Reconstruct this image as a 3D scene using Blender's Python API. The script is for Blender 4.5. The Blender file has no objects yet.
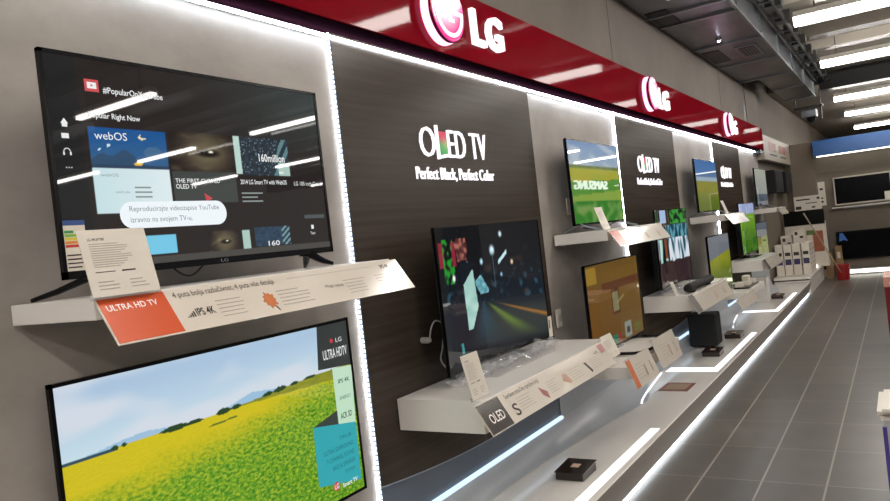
import bpy, bmesh, math, random
from mathutils import Vector, Matrix, noise
random.seed(7)
S = bpy.context.scene
COL = S.collection
S.view_settings.view_transform = 'Standard'
S.view_settings.look = 'None'
S.view_settings.exposure = 0.0

# ------------------------------------------------------------------ colour + materials
def lin(c):
    return c/12.92 if c <= 0.04045 else ((c+0.055)/1.055)**2.4
def rgb(*c):
    if len(c) == 1 and isinstance(c[0], str):
        h = c[0].lstrip('#'); c = [int(h[i:i+2], 16) for i in (0, 2, 4)]
    return tuple(lin(v/255.0) for v in c)

def new_mat(name):
    m = bpy.data.materials.new(name); m.use_nodes = True
    nt = m.node_tree
    return m, nt, nt.nodes['Principled BSDF']

def mat(name, col, rough=0.5, metal=0.0, spec=0.5, emit=None, es=0.0, var=0.0, scale=8.0, coat=0.0, bump=0.0, alpha=1.0, trans=0.0):
    m, nt, p = new_mat(name)
    c = rgb(col) if isinstance(col, str) else col
    p.inputs['Base Color'].default_value = (*c, 1)
    p.inputs['Roughness'].default_value = rough
    p.inputs['Metallic'].default_value = metal
    p.inputs['Specular IOR Level'].default_value = spec
    p.inputs['Coat Weight'].default_value = coat
    p.inputs['Coat Roughness'].default_value = 0.05
    p.inputs['Alpha'].default_value = alpha
    p.inputs['Transmission Weight'].default_value = trans
    if emit is not None:
        e = rgb(emit) if isinstance(emit, str) else emit
        p.inputs['Emission Color'].default_value = (*e, 1)
        p.inputs['Emission Strength'].default_value = es
    if var > 0 or bump > 0:
        tc = nt.nodes.new('ShaderNodeTexCoord')
        n = nt.nodes.new('ShaderNodeTexNoise'); n.inputs['Scale'].default_value = scale; n.inputs['Detail'].default_value = 5
        nt.links.new(tc.outputs['Object'], n.inputs['Vector'])
        if var > 0:
            mx = nt.nodes.new('ShaderNodeMixRGB'); mx.blend_type = 'MIX'
            mx.inputs['Color1'].default_value = (*[v*(1-var) for v in c], 1)
            mx.inputs['Color2'].default_value = (*[min(1, v*(1+var)) for v in c], 1)
            nt.links.new(n.outputs['Fac'], mx.inputs['Fac'])
            nt.links.new(mx.outputs['Color'], p.inputs['Base Color'])
        if bump > 0:
            b = nt.nodes.new('ShaderNodeBump'); b.inputs['Strength'].default_value = bump; b.inputs['Distance'].default_value = 0.01
            nt.links.new(n.outputs['Fac'], b.inputs['Height']); nt.links.new(b.outputs['Normal'], p.inputs['Normal'])
    return m

def emat(name, col, s):
    m = mat(name, (0.02, 0.02, 0.02), 0.5, emit=col, es=s)
    return m

def streak_mat(name, c1, c2, scl, rough, spec=0.4, coat=0.0, contrast=(0.3, 0.7)):
    """two colours mixed by stretched noise; scl = per-axis scale in metres"""
    m, nt, p = new_mat(name)
    tc = nt.nodes.new('ShaderNodeTexCoord'); mp = nt.nodes.new('ShaderNodeMapping')
    mp.inputs['Scale'].default_value = scl
    n = nt.nodes.new('ShaderNodeTexNoise'); n.inputs['Scale'].default_value = 1.0; n.inputs['Detail'].default_value = 7; n.inputs['Roughness'].default_value = 0.65
    cr = nt.nodes.new('ShaderNodeValToRGB')
    cr.color_ramp.elements[0].position = contrast[0]; cr.color_ramp.elements[1].position = contrast[1]
    cr.color_ramp.elements[0].color = (*rgb(c1), 1); cr.color_ramp.elements[1].color = (*rgb(c2), 1)
    nt.links.new(tc.outputs['Object'], mp.inputs['Vector']); nt.links.new(mp.outputs['Vector'], n.inputs['Vector'])
    nt.links.new(n.outputs['Fac'], cr.inputs['Fac']); nt.links.new(cr.outputs['Color'], p.inputs['Base Color'])
    p.inputs['Roughness'].default_value = rough; p.inputs['Specular IOR Level'].default_value = spec
    p.inputs['Coat Weight'].default_value = coat
    return m

M = {}
M['plaster'] = streak_mat('taupe_plaster', '#938b84', '#b0a8a0', (1.6, 1.6, 2.6), 0.6, 0.25)
M['wood'] = streak_mat('dark_wood', '#383029', '#483f38', (2.0, 0.7, 38.0), 0.42, 0.35)
M['slate'] = mat('slate_backing', '#56616f', 0.45, var=0.08, scale=3)
M['plaster_cool_lit'] = mat('plaster_led_tint', '#a2a8b0', 0.4, var=0.06, scale=2)  # plaster tinted with the cool light of the cove LEDs
M['soffit'] = streak_mat('soffit_paint', '#6f665e', '#81776d', (0.8, 0.8, 0.8), 0.7, 0.2)
M['bluegrey'] = mat('blue_grey_wall', '#6b6a68', 0.6)
M['tanwall'] = streak_mat('tan_wall', '#6c6257', '#7d7264', (0.4, 0.4, 0.7), 0.7, 0.2)
M['backwall'] = streak_mat('back_display_wall', '#6f675c', '#857b6c', (0.7, 0.7, 2.0), 0.6, 0.2)
M['red'] = mat('red_gloss', '#830f1d', 0.13, spec=0.06, bump=0.12, scale=1.6)
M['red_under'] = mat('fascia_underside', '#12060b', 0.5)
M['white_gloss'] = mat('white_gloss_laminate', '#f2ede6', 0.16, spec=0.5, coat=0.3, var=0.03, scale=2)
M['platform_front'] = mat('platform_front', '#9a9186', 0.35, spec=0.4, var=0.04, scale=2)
M['shelf'] = mat('shelf_white', '#e2dcd4', 0.28, spec=0.4)
M['black'] = mat('black_plastic', '#08080a', 0.22, spec=0.2)
M['black_matte'] = mat('black_matte', '#111112', 0.65)
M['dark'] = mat('dark_brown_box', '#2b211d', 0.3)
M['chrome'] = mat('brushed_metal', '#9aa0a4', 0.3, metal=0.9)
M['paper'] = mat('card_paper', '#d9d0c2', 0.45, var=0.02, scale=20)
M['papergloss'] = mat('laminated_paper', '#ddd3c5', 0.14, spec=0.5, coat=0.5)
M['ink'] = mat('ink_black', '#2b2624', 0.6)
M['ink_grey'] = mat('ink_grey', '#a89f94', 0.6)
M['orange'] = mat('orange_print', '#d3562a', 0.25, coat=0.4)
M['whiteink'] = mat('white_print', '#f4efe8', 0.5)
M['galv'] = streak_mat('galvanised_sheet', '#5f6268', '#8f939b', (3.0, 1.2, 3.0), 0.28, 0.5)
M['galv'].node_tree.nodes['Principled BSDF'].inputs['Metallic'].default_value = 0.8
M['galv_dark'] = mat('dark_metal', '#2d2c2a', 0.5, metal=0.4)
M['ceil'] = mat('ceiling_sheet', '#8b857b', 0.22, spec=0.6, coat=0.4, bump=0.15, scale=1.5)
M['ceil_plain'] = mat('ceiling_plain', '#7d7468', 0.7)
M['cable_white'] = mat('cable_white', '#b9b4ad', 0.5)
M['cable_black'] = mat('cable_black', '#101010', 0.4)
M['bucket'] = mat('red_plastic', '#9b1c1e', 0.35)
M['cardboard'] = mat('cardboard', '#9b7d55', 0.7, var=0.1)
M['darkred'] = mat('dark_red_panel', '#7a0f16', 0.3)
M['tube'] = emat('tube_light', (1.0, 0.95, 0.89), 38.0)
M['led'] = emat('led_white', (0.80, 0.89, 1.0), 42.0)
M['led_floor'] = emat('led_floor', (0.84, 0.93, 1.0), 5.0)
M['inlay'] = emat('led_inlay', (0.97, 0.98, 1.0), 1.4)
M['diode'] = emat('led_diode', (0.85, 0.92, 1.0), 36.0)
M['ledtape'] = emat('led_tape', (0.60, 0.75, 1.0), 0.55)
M['led_cove'] = emat('led_cove', (0.62, 0.80, 1.0), 1.3)
M['signwhite'] = emat('sign_white', (1.0, 0.97, 1.0), 1.25)
M['warmled'] = emat('led_warm', (1.0, 0.95, 0.82), 3.0)

def add_sheen(m, fac, rough):
    """swap the surface for plain diffuse plus a small constant share of gloss"""
    nt = m.node_tree; p = nt.nodes['Principled BSDF']; out = nt.nodes['Material Output']
    d = nt.nodes.new('ShaderNodeBsdfDiffuse'); g = nt.nodes.new('ShaderNodeBsdfGlossy'); g.inputs['Roughness'].default_value = rough
    mx = nt.nodes.new('ShaderNodeMixShader'); mx.inputs['Fac'].default_value = fac
    src = p.inputs['Base Color']
    if src.links: nt.links.new(src.links[0].from_socket, d.inputs['Color'])
    else: d.inputs['Color'].default_value = src.default_value
    if p.inputs['Normal'].links: nt.links.new(p.inputs['Normal'].links[0].from_socket, g.inputs['Normal'])
    nt.links.new(d.outputs[0], mx.inputs[1]); nt.links.new(g.outputs[0], mx.inputs[2]); nt.links.new(mx.outputs[0], out.inputs['Surface'])
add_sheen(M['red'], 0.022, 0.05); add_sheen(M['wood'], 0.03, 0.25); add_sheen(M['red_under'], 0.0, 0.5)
def clear_mat(name, rough=0.08, mixf=0.82):
    m = bpy.data.materials.new(name); m.use_nodes = True; nt = m.node_tree
    for n in list(nt.nodes): nt.nodes.remove(n)
    o = nt.nodes.new('ShaderNodeOutputMaterial'); t = nt.nodes.new('ShaderNodeBsdfTransparent')
    t.inputs['Color'].default_value = (0.98, 0.98, 0.99, 1)
    p = nt.nodes.new('ShaderNodeBsdfPrincipled'); p.inputs['Base Color'].default_value = (0.75, 0.75, 0.75, 1)
    p.inputs['Roughness'].default_value = rough; p.inputs['Specular IOR Level'].default_value = 0.9
    mx = nt.nodes.new('ShaderNodeMixShader'); mx.inputs['Fac'].default_value = 1-mixf
    nt.links.new(t.outputs[0], mx.inputs[1]); nt.links.new(p.outputs[0], mx.inputs[2]); nt.links.new(mx.outputs[0], o.inputs['Surface'])
    return m
M['clear'] = clear_mat('clear_plastic_film')
M['acrylic'] = clear_mat('clear_acrylic', 0.04, 0.8)

def screen_mat(name, strength=1.0, rough=0.018, spec=0.5):
    m, nt, p = new_mat(name)
    a = nt.nodes.new('ShaderNodeAttribute'); a.attribute_name = 'pic'
    p.inputs['Base Color'].default_value = (0.01, 0.01, 0.012, 1)
    p.inputs['Roughness'].default_value = rough
    p.inputs['Specular IOR Level'].default_value = spec
    nt.links.new(a.outputs['Color'], p.inputs['Emission Color']); p.inputs['Emission Strength'].default_value = strength
    return m
M['screen'] = screen_mat('lit_screen', 1.0, spec=0.45)
M['screen_dark'] = screen_mat('lit_screen_low_gloss', 1.0, spec=0.12)

# ------------------------------------------------------------------ mesh helpers
class MB:
    def __init__(s): s.v = []; s.f = []; s.mi = []; s.col = None
    def add(s, vs, fs, mi=0):
        o = len(s.v); s.v += [tuple(v) for v in vs]
        for f in fs: s.f.append(tuple(i+o for i in f)); s.mi.append(mi)
        return s
    def box(s, x0, x1, y0, y1, z0, z1, mi=0):
        vs = [(x, y, z) for x in (x0, x1) for y in (y0, y1) for z in (z0, z1)]
        return s.add(vs, [(0,1,3,2),(4,6,7,5),(0,4,5,1),(2,3,7,6),(0,2,6,4),(1,5,7,3)], mi)
    def prism(s, pts, d, mi=0):
        """pts: planar 3-D polygon, extruded by vector d"""
        n = len(pts); d = Vector(d)
        vs = [Vector(p) for p in pts] + [Vector(p)+d for p in pts]
        fs = [tuple(range(n))[::-1], tuple(range(n, 2*n))] + [(i, (i+1) % n, n+(i+1) % n, n+i) for i in range(n)]
        return s.add(vs, fs, mi)
    def tube(s, path, r, seg=8, mi=0, r2=None):
        path = [Vector(p) for p in path]; n = len(path); vs = []
        for i, p in enumerate(path):
            t = (path[min(i+1, n-1)]-path[max(i-1, 0)]).normalized()
            a = t.cross(Vector((0, 0, 1)))
            if a.length < 1e-3: a = t.cross(Vector((1, 0, 0)))
            a.normalize(); b = t.cross(a)
            rr = r if r2 is None else r+(r2-r)*i/(n-1)
            for k in range(seg):
                an = 2*math.pi*k/seg; vs.append(p+a*math.cos(an)*rr+b*math.sin(an)*rr)
        fs = [(i*seg+k, i*seg+(k+1) % seg, (i+1)*seg+(k+1) % seg, (i+1)*seg+k) for i in range(n-1) for k in range(seg)]
        fs += [tuple(range(seg))[::-1], tuple(range((n-1)*seg, n*seg))]
        return s.add(vs, fs, mi)
    def lathe(s, c, prof, seg=24, mi=0, axis='z'):
        vs = []
        for r, h in prof:
            for k in range(seg):
                a = 2*math.pi*k/seg
                q = (r*math.cos(a), r*math.sin(a), h) if axis == 'z' else (h, r*math.cos(a), r*math.sin(a))
                vs.append((c[0]+q[0], c[1]+q[1], c[2]+q[2]))
        n = len(prof)
        fs = [(i*seg+k, i*seg+(k+1) % seg, (i+1)*seg+(k+1) % seg, (i+1)*seg+k) for i in range(n-1) for k in range(seg)]
        fs += [tuple(range(seg))[::-1], tuple(range((n-1)*seg, n*seg))]
        return s.add(vs, fs, mi)

def wloc(o):
    v = Vector((0, 0, 0))
    while o is not None: v += o.location; o = o.parent
    return v

def obj(name, mb, m, parent=None, bevel=0.0, smooth=False, **props):
    me = bpy.data.meshes.new(name)
    off = wloc(parent) if parent else Vector((0, 0, 0))
    me.from_pydata([tuple(Vector(v)-off) for v in mb.v], [], mb.f)
    ms = m if isinstance(m, (list, tuple)) else [m]
    for q in ms: me.materials.append(q)
    me.polygons.foreach_set('material_index', mb.mi)
    if smooth: me.polygons.foreach_set('use_smooth', [True]*len(me.polygons))
    me.update()
    bm = bmesh.new(); bm.from_mesh(me); bmesh.ops.recalc_face_normals(bm, faces=bm.faces) if mb.col is None else None
    bm.to_mesh(me); bm.free()
    o = bpy.data.objects.new(name, me); COL.objects.link(o); o.parent = parent
    if bevel > 0:
        b = o.modifiers.new('bevel', 'BEVEL'); b.width = bevel; b.segments = 2; b.limit_method = 'ANGLE'
    for k, v in props.items(): o[k] = v
    return o

def thing(name, label, cat, loc, group=None):
    o = bpy.data.objects.new(name, None); COL.objects.link(o); o.location = loc
    o.empty_display_size = 0.1
    o['label'] = label; o['category'] = cat
    if group: o['group'] = group
    return o
def tag(o, label, cat, group=None):
    o['label'] = label; o['category'] = cat
    if group: o['group'] = group
    return o
def struct(name, mb, m, parent=None, **k):
    o = obj(name, mb, m, parent, **k)
    o['kind'] = 'structure'
    return o

class Pl:
    """a flat surface: origin (lower left), u to the right, v up, n towards the viewer"""
    def __init__(s, O, U, V):
        s.O = Vector(O); s.W = Vector(U).length; s.H = Vector(V).length
        s.U = Vector(U).normalized(); s.V = Vector(V).normalized(); s.N = s.U.cross(s.V).normalized()
    def p(s, u, v, d=0.0): return s.O+s.U*u+s.V*v+s.N*d
    def rect(s, mb, u0, u1, v0, v1, d0=0.0, d1=0.001, mi=0):
        mb.prism([s.p(u0, v0, d0), s.p(u1, v0, d0), s.p(u1, v1, d0), s.p(u0, v1, d0)], s.N*(d1-d0), mi)
    def poly(s, mb, pts, d0=0.0, d1=0.001, mi=0):
        mb.prism([s.p(u, v, d0) for u, v in pts], s.N*(d1-d0), mi)
    def lines(s, mb, u0, u1, v0, v1, n, d=0.0012, th=0.35, mi=0, seed=0):
        rnd = random.Random(seed+int(u0*1000)); step = (v1-v0)/max(n, 1)
        for i in range(n):
            vv = v1-(i+0.5)*step; e = u0+(u1-u0)*rnd.uniform(0.6, 1.0)
            s.rect(mb, u0, e, vv-step*th/2, vv+step*th/2, d-0.0004, d, mi)

def text_mb(mb, pl, body, u0, u1, v0, v1, d=0.001, ext=0.0, weight=0.0, mi=0, res=3):
    """lettering stretched to fill the box u0..u1, v0..v1 on plane pl"""
    cu = bpy.data.curves.new('t', 'FONT'); cu.body = body; cu.resolution_u = res; cu.offset = weight
    cu.extrude = 0.05 if ext else 0.0
    to = bpy.data.objects.new('t', cu); COL.objects.link(to)
    dg = bpy.context.evaluated_depsgraph_get(); dg.update()
    me = bpy.data.meshes.new_from_object(to.evaluated_get(dg))
    xs = [v.co.x for v in me.vertices]; ys = [v.co.y for v in me.vertices]
    if xs:
        x0, x1, y0, y1 = min(xs), max(xs), min(ys), max(ys)
        vs = []
        for v in me.vertices:
            dd = d + ((v.co.z+0.05)/0.1*ext if ext else 0)
            vs.append(pl.p(u0+(v.co.x-x0)/(x1-x0)*(u1-u0), v0+(v.co.y-y0)/(y1-y0)*(v1-v0), dd))
        mb.add(vs, [tuple(p.vertices) for p in me.polygons], mi)
    bpy.data.objects.remove(to); bpy.data.curves.remove(cu); bpy.data.meshes.remove(me)

def picture(name, pl, fn, nx, ny, parent, d=0.0, curve=0.0, m=None):
    """a lit picture: a grid of vertices whose colours come from fn(u, v) (sRGB 0..1)"""
    vs = []; cols = []; off = wloc(parent)
    for j in range(ny+1):
        for i in range(nx+1):
            u = i/nx; v = j/ny
            bend = -curve*(1-(2*u-1)**2)
            vs.append(tuple(pl.p(u*pl.W, v*pl.H, d+bend)-off))
            c = fn(u, v); cols += [lin(min(1, max(0, c[0]))), lin(min(1, max(0, c[1]))), lin(min(1, max(0, c[2]))), 1.0]
    fs = [(j*(nx+1)+i, j*(nx+1)+i+1, (j+1)*(nx+1)+i+1, (j+1)*(nx+1)+i) for j in range(ny) for i in range(nx)]
    me = bpy.data.meshes.new(name); me.from_pydata(vs, [], fs)
    at = me.color_attributes.new('pic', 'FLOAT_COLOR', 'POINT'); at.data.foreach_set('color', cols)
    me.materials.append(m or M['screen']); me.update()
    o = bpy.data.objects.new(name, me); COL.objects.link(o); o.parent = parent
    return o

def ns(x, y, s=0.0): return noise.noise(Vector((x, y, s)))*0.5+0.5
def mixc(a, b, t):
    t = max(0, min(1, t)); return tuple(a[i]*(1-t)+b[i]*t for i in range(3))
def hx(h): h = h.lstrip('#'); return tuple(int(h[i:i+2], 16)/255 for i in (0, 2, 4))
def sm(a, b, x):
    t = max(0, min(1, (x-a)/(b-a))); return t*t*(3-2*t)

# ------------------------------------------------------------------ camera
C0 = Vector((2.0, 0.0, 1.58)); F = 730.0
cx = Vector((0.84185068, 0.52769267, -0.11326026))     # image right in world axes
cd = Vector((-0.0904096, -0.06900596, -0.99351109))    # image down
cf = Vector((-0.53208415, 0.8466278, -0.01038423))     # forward
cam = bpy.data.cameras.new('camera'); co = bpy.data.objects.new('camera', cam); COL.objects.link(co)
cam.sensor_fit = 'HORIZONTAL'; cam.sensor_width = 36; cam.lens = F*36/890; cam.clip_start = 0.02; cam.clip_end = 200
cz = -cf; cyv = -cd
co.matrix_world = Matrix(((cx.x, cyv.x, cz.x, C0.x), (cx.y, cyv.y, cz.y, C0.y), (cx.z, cyv.z, cz.z, C0.z), (0, 0, 0, 1)))
S.camera = co
w = bpy.data.worlds.new('world'); S.world = w; w.use_nodes = True
w.node_tree.nodes['Background'].inputs[0].default_value = (1.0, 0.96, 0.92, 1); w.node_tree.nodes['Background'].inputs[1].default_value = 0.28

# ------------------------------------------------------------------ room shell
YE = 13.45        # end of the branded run
B = [0.6, 2.437, 4.37, 6.07, 7.93, 9.83, 11.66, YE]     # bay edges: plaster, wood, plaster, wood ...
# floor with tiles
def floor_mat():
    m, nt, p = new_mat('floor_tiles')
    N = nt.nodes; L = nt.links
    tc = N.new('ShaderNodeTexCoord'); sp = N.new('ShaderNodeSeparateXYZ'); L.new(tc.outputs['Object'], sp.inputs[0])
    def mth(op, a, b=None):
        n = N.new('ShaderNodeMath'); n.operation = op
        for i, q in enumerate((a, b)):
            if q is None: continue
            if isinstance(q, (int, float)): n.inputs[i].default_value = q
            else: L.new(q, n.inputs[i])
        return n.outputs[0]
    def grid(src, off, size, wd):
        t = mth('DIVIDE', mth('SUBTRACT', src, off), size)
        fr = mth('SUBTRACT', t, mth('FLOOR', t))
        dist = mth('MULTIPLY', mth('MINIMUM', fr, mth('SUBTRACT', 1.0, fr)), size)
        return mth('LESS_THAN', dist, wd), mth('FLOOR', t)
    gx, ix = grid(sp.outputs[0], 1.175, 0.335, 0.0055)
    gy, iy = grid(sp.outputs[1], 4.46, 0.64, 0.006)
    cb = N.new('ShaderNodeCombineXYZ'); L.new(ix, cb.inputs[0]); L.new(iy, cb.inputs[1])
    wn = N.new('ShaderNodeTexWhiteNoise'); L.new(cb.outputs[0], wn.inputs['Vector'])
    nz = N.new('ShaderNodeTexNoise'); nz.inputs['Scale'].default_value = 3.5; nz.inputs['Detail'].default_value = 6; L.new(tc.outputs['Object'], nz.inputs['Vector'])
    f = mth('ADD', mth('MULTIPLY', wn.outputs['Value'], 0.35), mth('MULTIPLY', nz.outputs['Fac'], 0.75))
    mx = N.new('ShaderNodeMixRGB'); mx.inputs['Color1'].default_value = (*rgb('#4f4a46'), 1); mx.inputs['Color2'].default_value = (*rgb('#6d6760'), 1); L.new(f, mx.inputs['Fac'])
    m1 = N.new('ShaderNodeMixRGB'); m1.inputs['Color2'].default_value = (*rgb('#a0988c'), 1); L.new(mx.outputs[0], m1.inputs['Color1']); L.new(gx, m1.inputs['Fac'])
    m2 = N.new('ShaderNodeMixRGB'); m2.inputs['Color2'].default_value = (*rgb('#857e75'), 1); L.new(m1.outputs[0], m2.inputs['Color1']); L.new(mth('MULTIPLY', gy, 0.75), m2.inputs['Fac'])
    L.new(m2.outputs[0], p.inputs['Base Color']); p.inputs['Roughness'].default_value = 0.34; p.inputs['Specular IOR Level'].default_value = 0.4
    return m
struct('floor', MB().box(-0.3, 14, -3, 30, -0.1, 0), floor_mat())
struct('wall_left', MB().box(-0.3, -0.022, -3, 30, 0, 4.4), M['tanwall'])
struct('wall_far', MB().box(-0.3, 14, 30, 30.2, 0, 4.4), M['tanwall'])

# ceiling: trapezoid sheets running across the shop, plain beyond
mb = MB(); prof = []
y = -3.0
while y < 15.4:
    prof += [(y, 3.98), (y+0.62, 3.98), (y+0.70, 3.86), (y+0.98, 3.86), (y+1.06, 3.98)]; y += 1.06
vs = []
for yy, zz in prof: vs += [(0.0, yy, zz), (14.0, yy, zz)]
mb.add(vs, [(2*i, 2*i+1, 2*i+3, 2*i+2) for i in range(len(prof)-1)])
mb.box(0, 14, -3, 15.5, 4.2, 4.3)
struct('ceiling', mb, M['ceil'])
struct('ceiling_far', MB().box(0, 14, 15.6, 30, 3.75, 4.0), M['ceil_plain'])
struct('beam_end', MB().box(0.9, 14, 15.45, 15.75, 3.62, 4.2), M['galv_dark'])

# bays
for i in range(7):
    a, b = B[i], B[i+1]
    if i == 0: a = -1.3
    if i in (2, 4, 6): struct('wall_led_tint', MB().box(-0.02, 0.002, a, b, 0.18, 0.665), M['plaster_cool_lit'])  # sheet added over the plaster, LED light painted into its colour
    if i % 2 == 0:
        struct('wall_panel_plaster', MB().box(-0.02, 0.0, a, b, 0.18, 2.575), M['plaster'])
    else:
        # dark wood panel with an arched lower edge
        n = 24; pts = []
        for k in range(n+1):
            t = k/n; zz = 0.497+0.062*(2*(t-0.56))**2*0.9
            pts.append((-0.02, a+(b-a)*t, zz))
        pts += [(-0.02, b, 2.56), (-0.02, a, 2.56)]
        struct('wall_panel_wood', MB().prism(pts, (0.036, 0, 0)), M['wood'])
        struct('wall_panel_recess', MB().box(-0.02, -0.004, a, b, 0.18, 0.62), M['slate'])
        struct('trim_arch_edge', MB().add(*(lambda P: ([(0.0165, p[1], p[2]-0.001) for p in P]+[(0.0165, p[1], p[2]+0.005) for p in P], [(k, k+1, n+1+k+1, n+1+k) for k in range(n)]))(pts[:n+1])), mat('arch_edge', '#8c97a3', 0.4))

# upper soffit wall and fascia
struct('wall_soffit', MB().box(-0.02, 0.10, -1.5, 12.05, 2.902, 3.482), M['soffit'])
struct('wall_soffit_end', MB().box(-0.02, 0.10, 12.25, YE, 2.902, 3.85), M['soffit'])
struct('column_dark', MB().box(-0.02, 0.09, 12.05, 12.25, 2.902, 3.85), M['galv_dark'])
for yy in (5.95, 10.3):
    struct('trim_seam', MB().box(0.10, 0.103, yy-0.012, yy+0.012, 2.9, 3.5), mat('seam', '#6a6159', 0.7))
fa = thing('fascia_band', 'long glossy dark red fascia above the wall panels, carrying three lit emblems', 'fascia', (0.06, 6, 2.53))
obj('band', MB().box(0.0, 0.12, -1.5, YE, 2.535, 2.90), M['red'], fa, bevel=0.004)
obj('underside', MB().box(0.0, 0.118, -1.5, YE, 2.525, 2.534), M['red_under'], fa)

# long LED line under fascia
t = thing('led_strip', 'continuous bright white light line running under the red fascia', 'light strip', (0.03, 6, 2.5))
obj('diffuser', MB().box(0.022, 0.030, -1.5, YE-0.35, 2.497, 2.508), M['led'], t)
obj('channel', MB().box(0.0165, 0.022, -1.5, YE-0.35, 2.499, 2.506), M['chrome'], t)
# vertical LED strips at the left edges of the wood panels
for i, (yy, lab) in enumerate(((B[1], 'vertical dotted light strip right of the two nearest screens'), (B[3], 'vertical light strip beside the screen showing green fields'), (B[5], 'farthest vertical light strip, ending above the farthest wood panel screens'))):
    t = thing('led_strip', lab, 'light strip', (0.03, yy, 0.6))
    mb = MB(); zs_ = 0.40 if i == 0 else 1.24; mb.box(0.002, 0.014, yy-0.006, yy-0.001, zs_, 2.575)
    obj('tape', mb, M['ledtape'] if i == 0 else M['led'], t)
    mb = MB(); z = zs_+0.02
    while z < 2.57:
        mb.box(0.004, 0.012, yy-0.009, yy-0.006, z, z+0.009); z += 0.021
    obj('diodes', mb, M['diode'], t, kind='stuff')
# bright backs lighting the last part of each plaster bay (strips seen end-on above)

# ------------------------------------------------------------------ platform
def foot(y):
    """foot of the curved cove on the platform"""
    t = ((y-2.55) % 3.65)/3.65
    if t < 0.76: return 0.03+0.20*(t/0.76)**2.2
    return 0.23-0.19*sm(0.76, 1.0, t)
def strip_poly(mb, pts, w_, z0, z1):
    for (x0, y0), (x1, y1) in zip(pts[:-1], pts[1:]):
        d = Vector((x1-x0, y1-y0, 0)).normalized(); nn = Vector((-d.y, d.x, 0))*w_/2
        a_ = Vector((x0, y0, z0)); b_ = Vector((x1, y1, z0))
        mb.prism([a_-nn, b_-nn, b_+nn, a_+nn], (0, 0, z1-z0))
pf = thing('display_platform', 'low glossy white plinth running the length of the television wall', 'platform', (0.3, 6, 0))
mb = MB(); Y0, Y1 = -1.3, 13.8
prof = [(0.02, 0.03), (0.535, 0.03), (0.585, 0.215), (0.580, 0.22), (0.02, 0.22)]
mb.prism([(x, Y0, z) for x, z in prof], (0, Y1-Y0, 0))
for q in range(len(mb.mi)): pass
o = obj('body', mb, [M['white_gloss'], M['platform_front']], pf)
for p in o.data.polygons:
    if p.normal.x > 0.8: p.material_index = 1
obj('plinth', MB().box(0.05, 0.50, Y0, Y1, 0, 0.03), M['black_matte'], pf)
obj('light_line', MB().box(0.512, 0.536, Y0, Y1-0.05, 0.004, 0.03), M['led_floor'], pf)
# cove ramp
mb = MB(); n = 180; m_ = 8
vs = []
for i in range(n+1):
    y = 0.6+(YE-0.6)*i/n; fx = foot(y)
    for k in range(m_+1):
        t = k/m_; x = 0.0+(fx+0.02)*(t**1.6 if t > 0 else 0); z = 0.365-0.144*(1-(1-t)**1.7)
        vs.append((x, y, z))
mb.add(vs, [(i*(m_+1)+k, (i+1)*(m_+1)+k, (i+1)*(m_+1)+k+1, i*(m_+1)+k+1) for i in range(n) for k in range(m_)])
obj('cove', mb, mat('cove_paint', '#b4b8bd', 0.3), pf, smooth=True)
for a, b in ((B[1], B[2]), (B[3], B[4]), (B[5], B[6])):
    obj('cove_light', MB().box(-0.004, 0.016, a, b, 0.353, 0.371), M['led_cove'], pf)
mb = MB(); strip_poly(mb, [(foot(3.05+1.35*t/16)+0.022, 3.05+1.35*t/16) for t in range(17)], 0.008, 0.219, 0.224); obj('cove_edge', mb, M['paper'], pf)
# inlaid light lines in the top
zt = 0.2203
for c0, c1 in ((2.85, 4.68), (6.50, 8.50), (10.2, 12.2)):
    mb = MB(); mb.box(0.485, 0.545, c0-0.0, c1, 0.2195, 0.2215)
    mb.box(0.10, 0.545, c0-0.05, c0+0.13, 0.2195, 0.2215)
    if c0 < 3: mb = MB().box(0.485, 0.545, 1.0, c1, 0.2195, 0.2215)
    obj('inlaid_light', mb, M['inlay'], pf)
for y0 in (5.3, 8.85):
    mb = MB(); pts = [(0.235-0.155*(t/10)**0.75, y0+1.1*t/10) for t in range(11)]
    strip_poly(mb, pts, 0.013, 0.2195, 0.226)
    obj('curved_light', mb, M['inlay'], pf)

# ------------------------------------------------------------------ shelves
def shelf(y0, y1, z0, z1, dep, lab, grp):
    t = thing('wall_shelf', lab, 'shelf', (0.02, (y0+y1)/2, z0), grp)
    obj('board', MB().box(0.021, dep, y0, y1, z0, z1), M['shelf'], t, bevel=0.002)
    obj('bracket', MB().box(0.021, 0.05, y0+0.1, y1-0.1, z0-0.012, z0), M['chrome'], t)
    return t
G1 = 'thin wall shelves under the upper screens'; G2 = 'thick wall shelves on the wood panels'; G3 = 'thin lower shelves'
shelf(1.003, 2.17, 1.492, 1.545, 0.39, 'thin white shelf under the screen with the dark video menu', G1)
shelf(4.53, 5.80, 1.475, 1.545, 0.39, 'thin white shelf under the screen showing green fields and blue sky', G1)
shelf(8.26, 9.45, 1.475, 1.545, 0.39, 'thin white shelf high on the wall, third from the near end', G1)
shelf(12.2, 13.2, 1.475, 1.545, 0.39, 'farthest thin white shelf high on the wall', G1)
shelf(2.605, 4.12, 0.77, 0.91, 0.46, 'thick white box shelf under the curved screen with the night street', G2)
shelf(6.29, 7.72, 0.77, 0.91, 0.45, 'thick white box shelf carrying the soundbar', G2)
shelf(9.94, 11.4, 0.77, 0.91, 0.45, 'farthest thick white box shelf, under the leafy green screen', G2)
shelf(4.10, 5.16, 0.67, 0.74, 0.60, 'low thin shelf under the amber screen', G3)
shelf(7.85, 8.95, 0.67, 0.74, 0.60, 'low thin shelf under the screen with yellow field, behind the black cube', G3)

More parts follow.
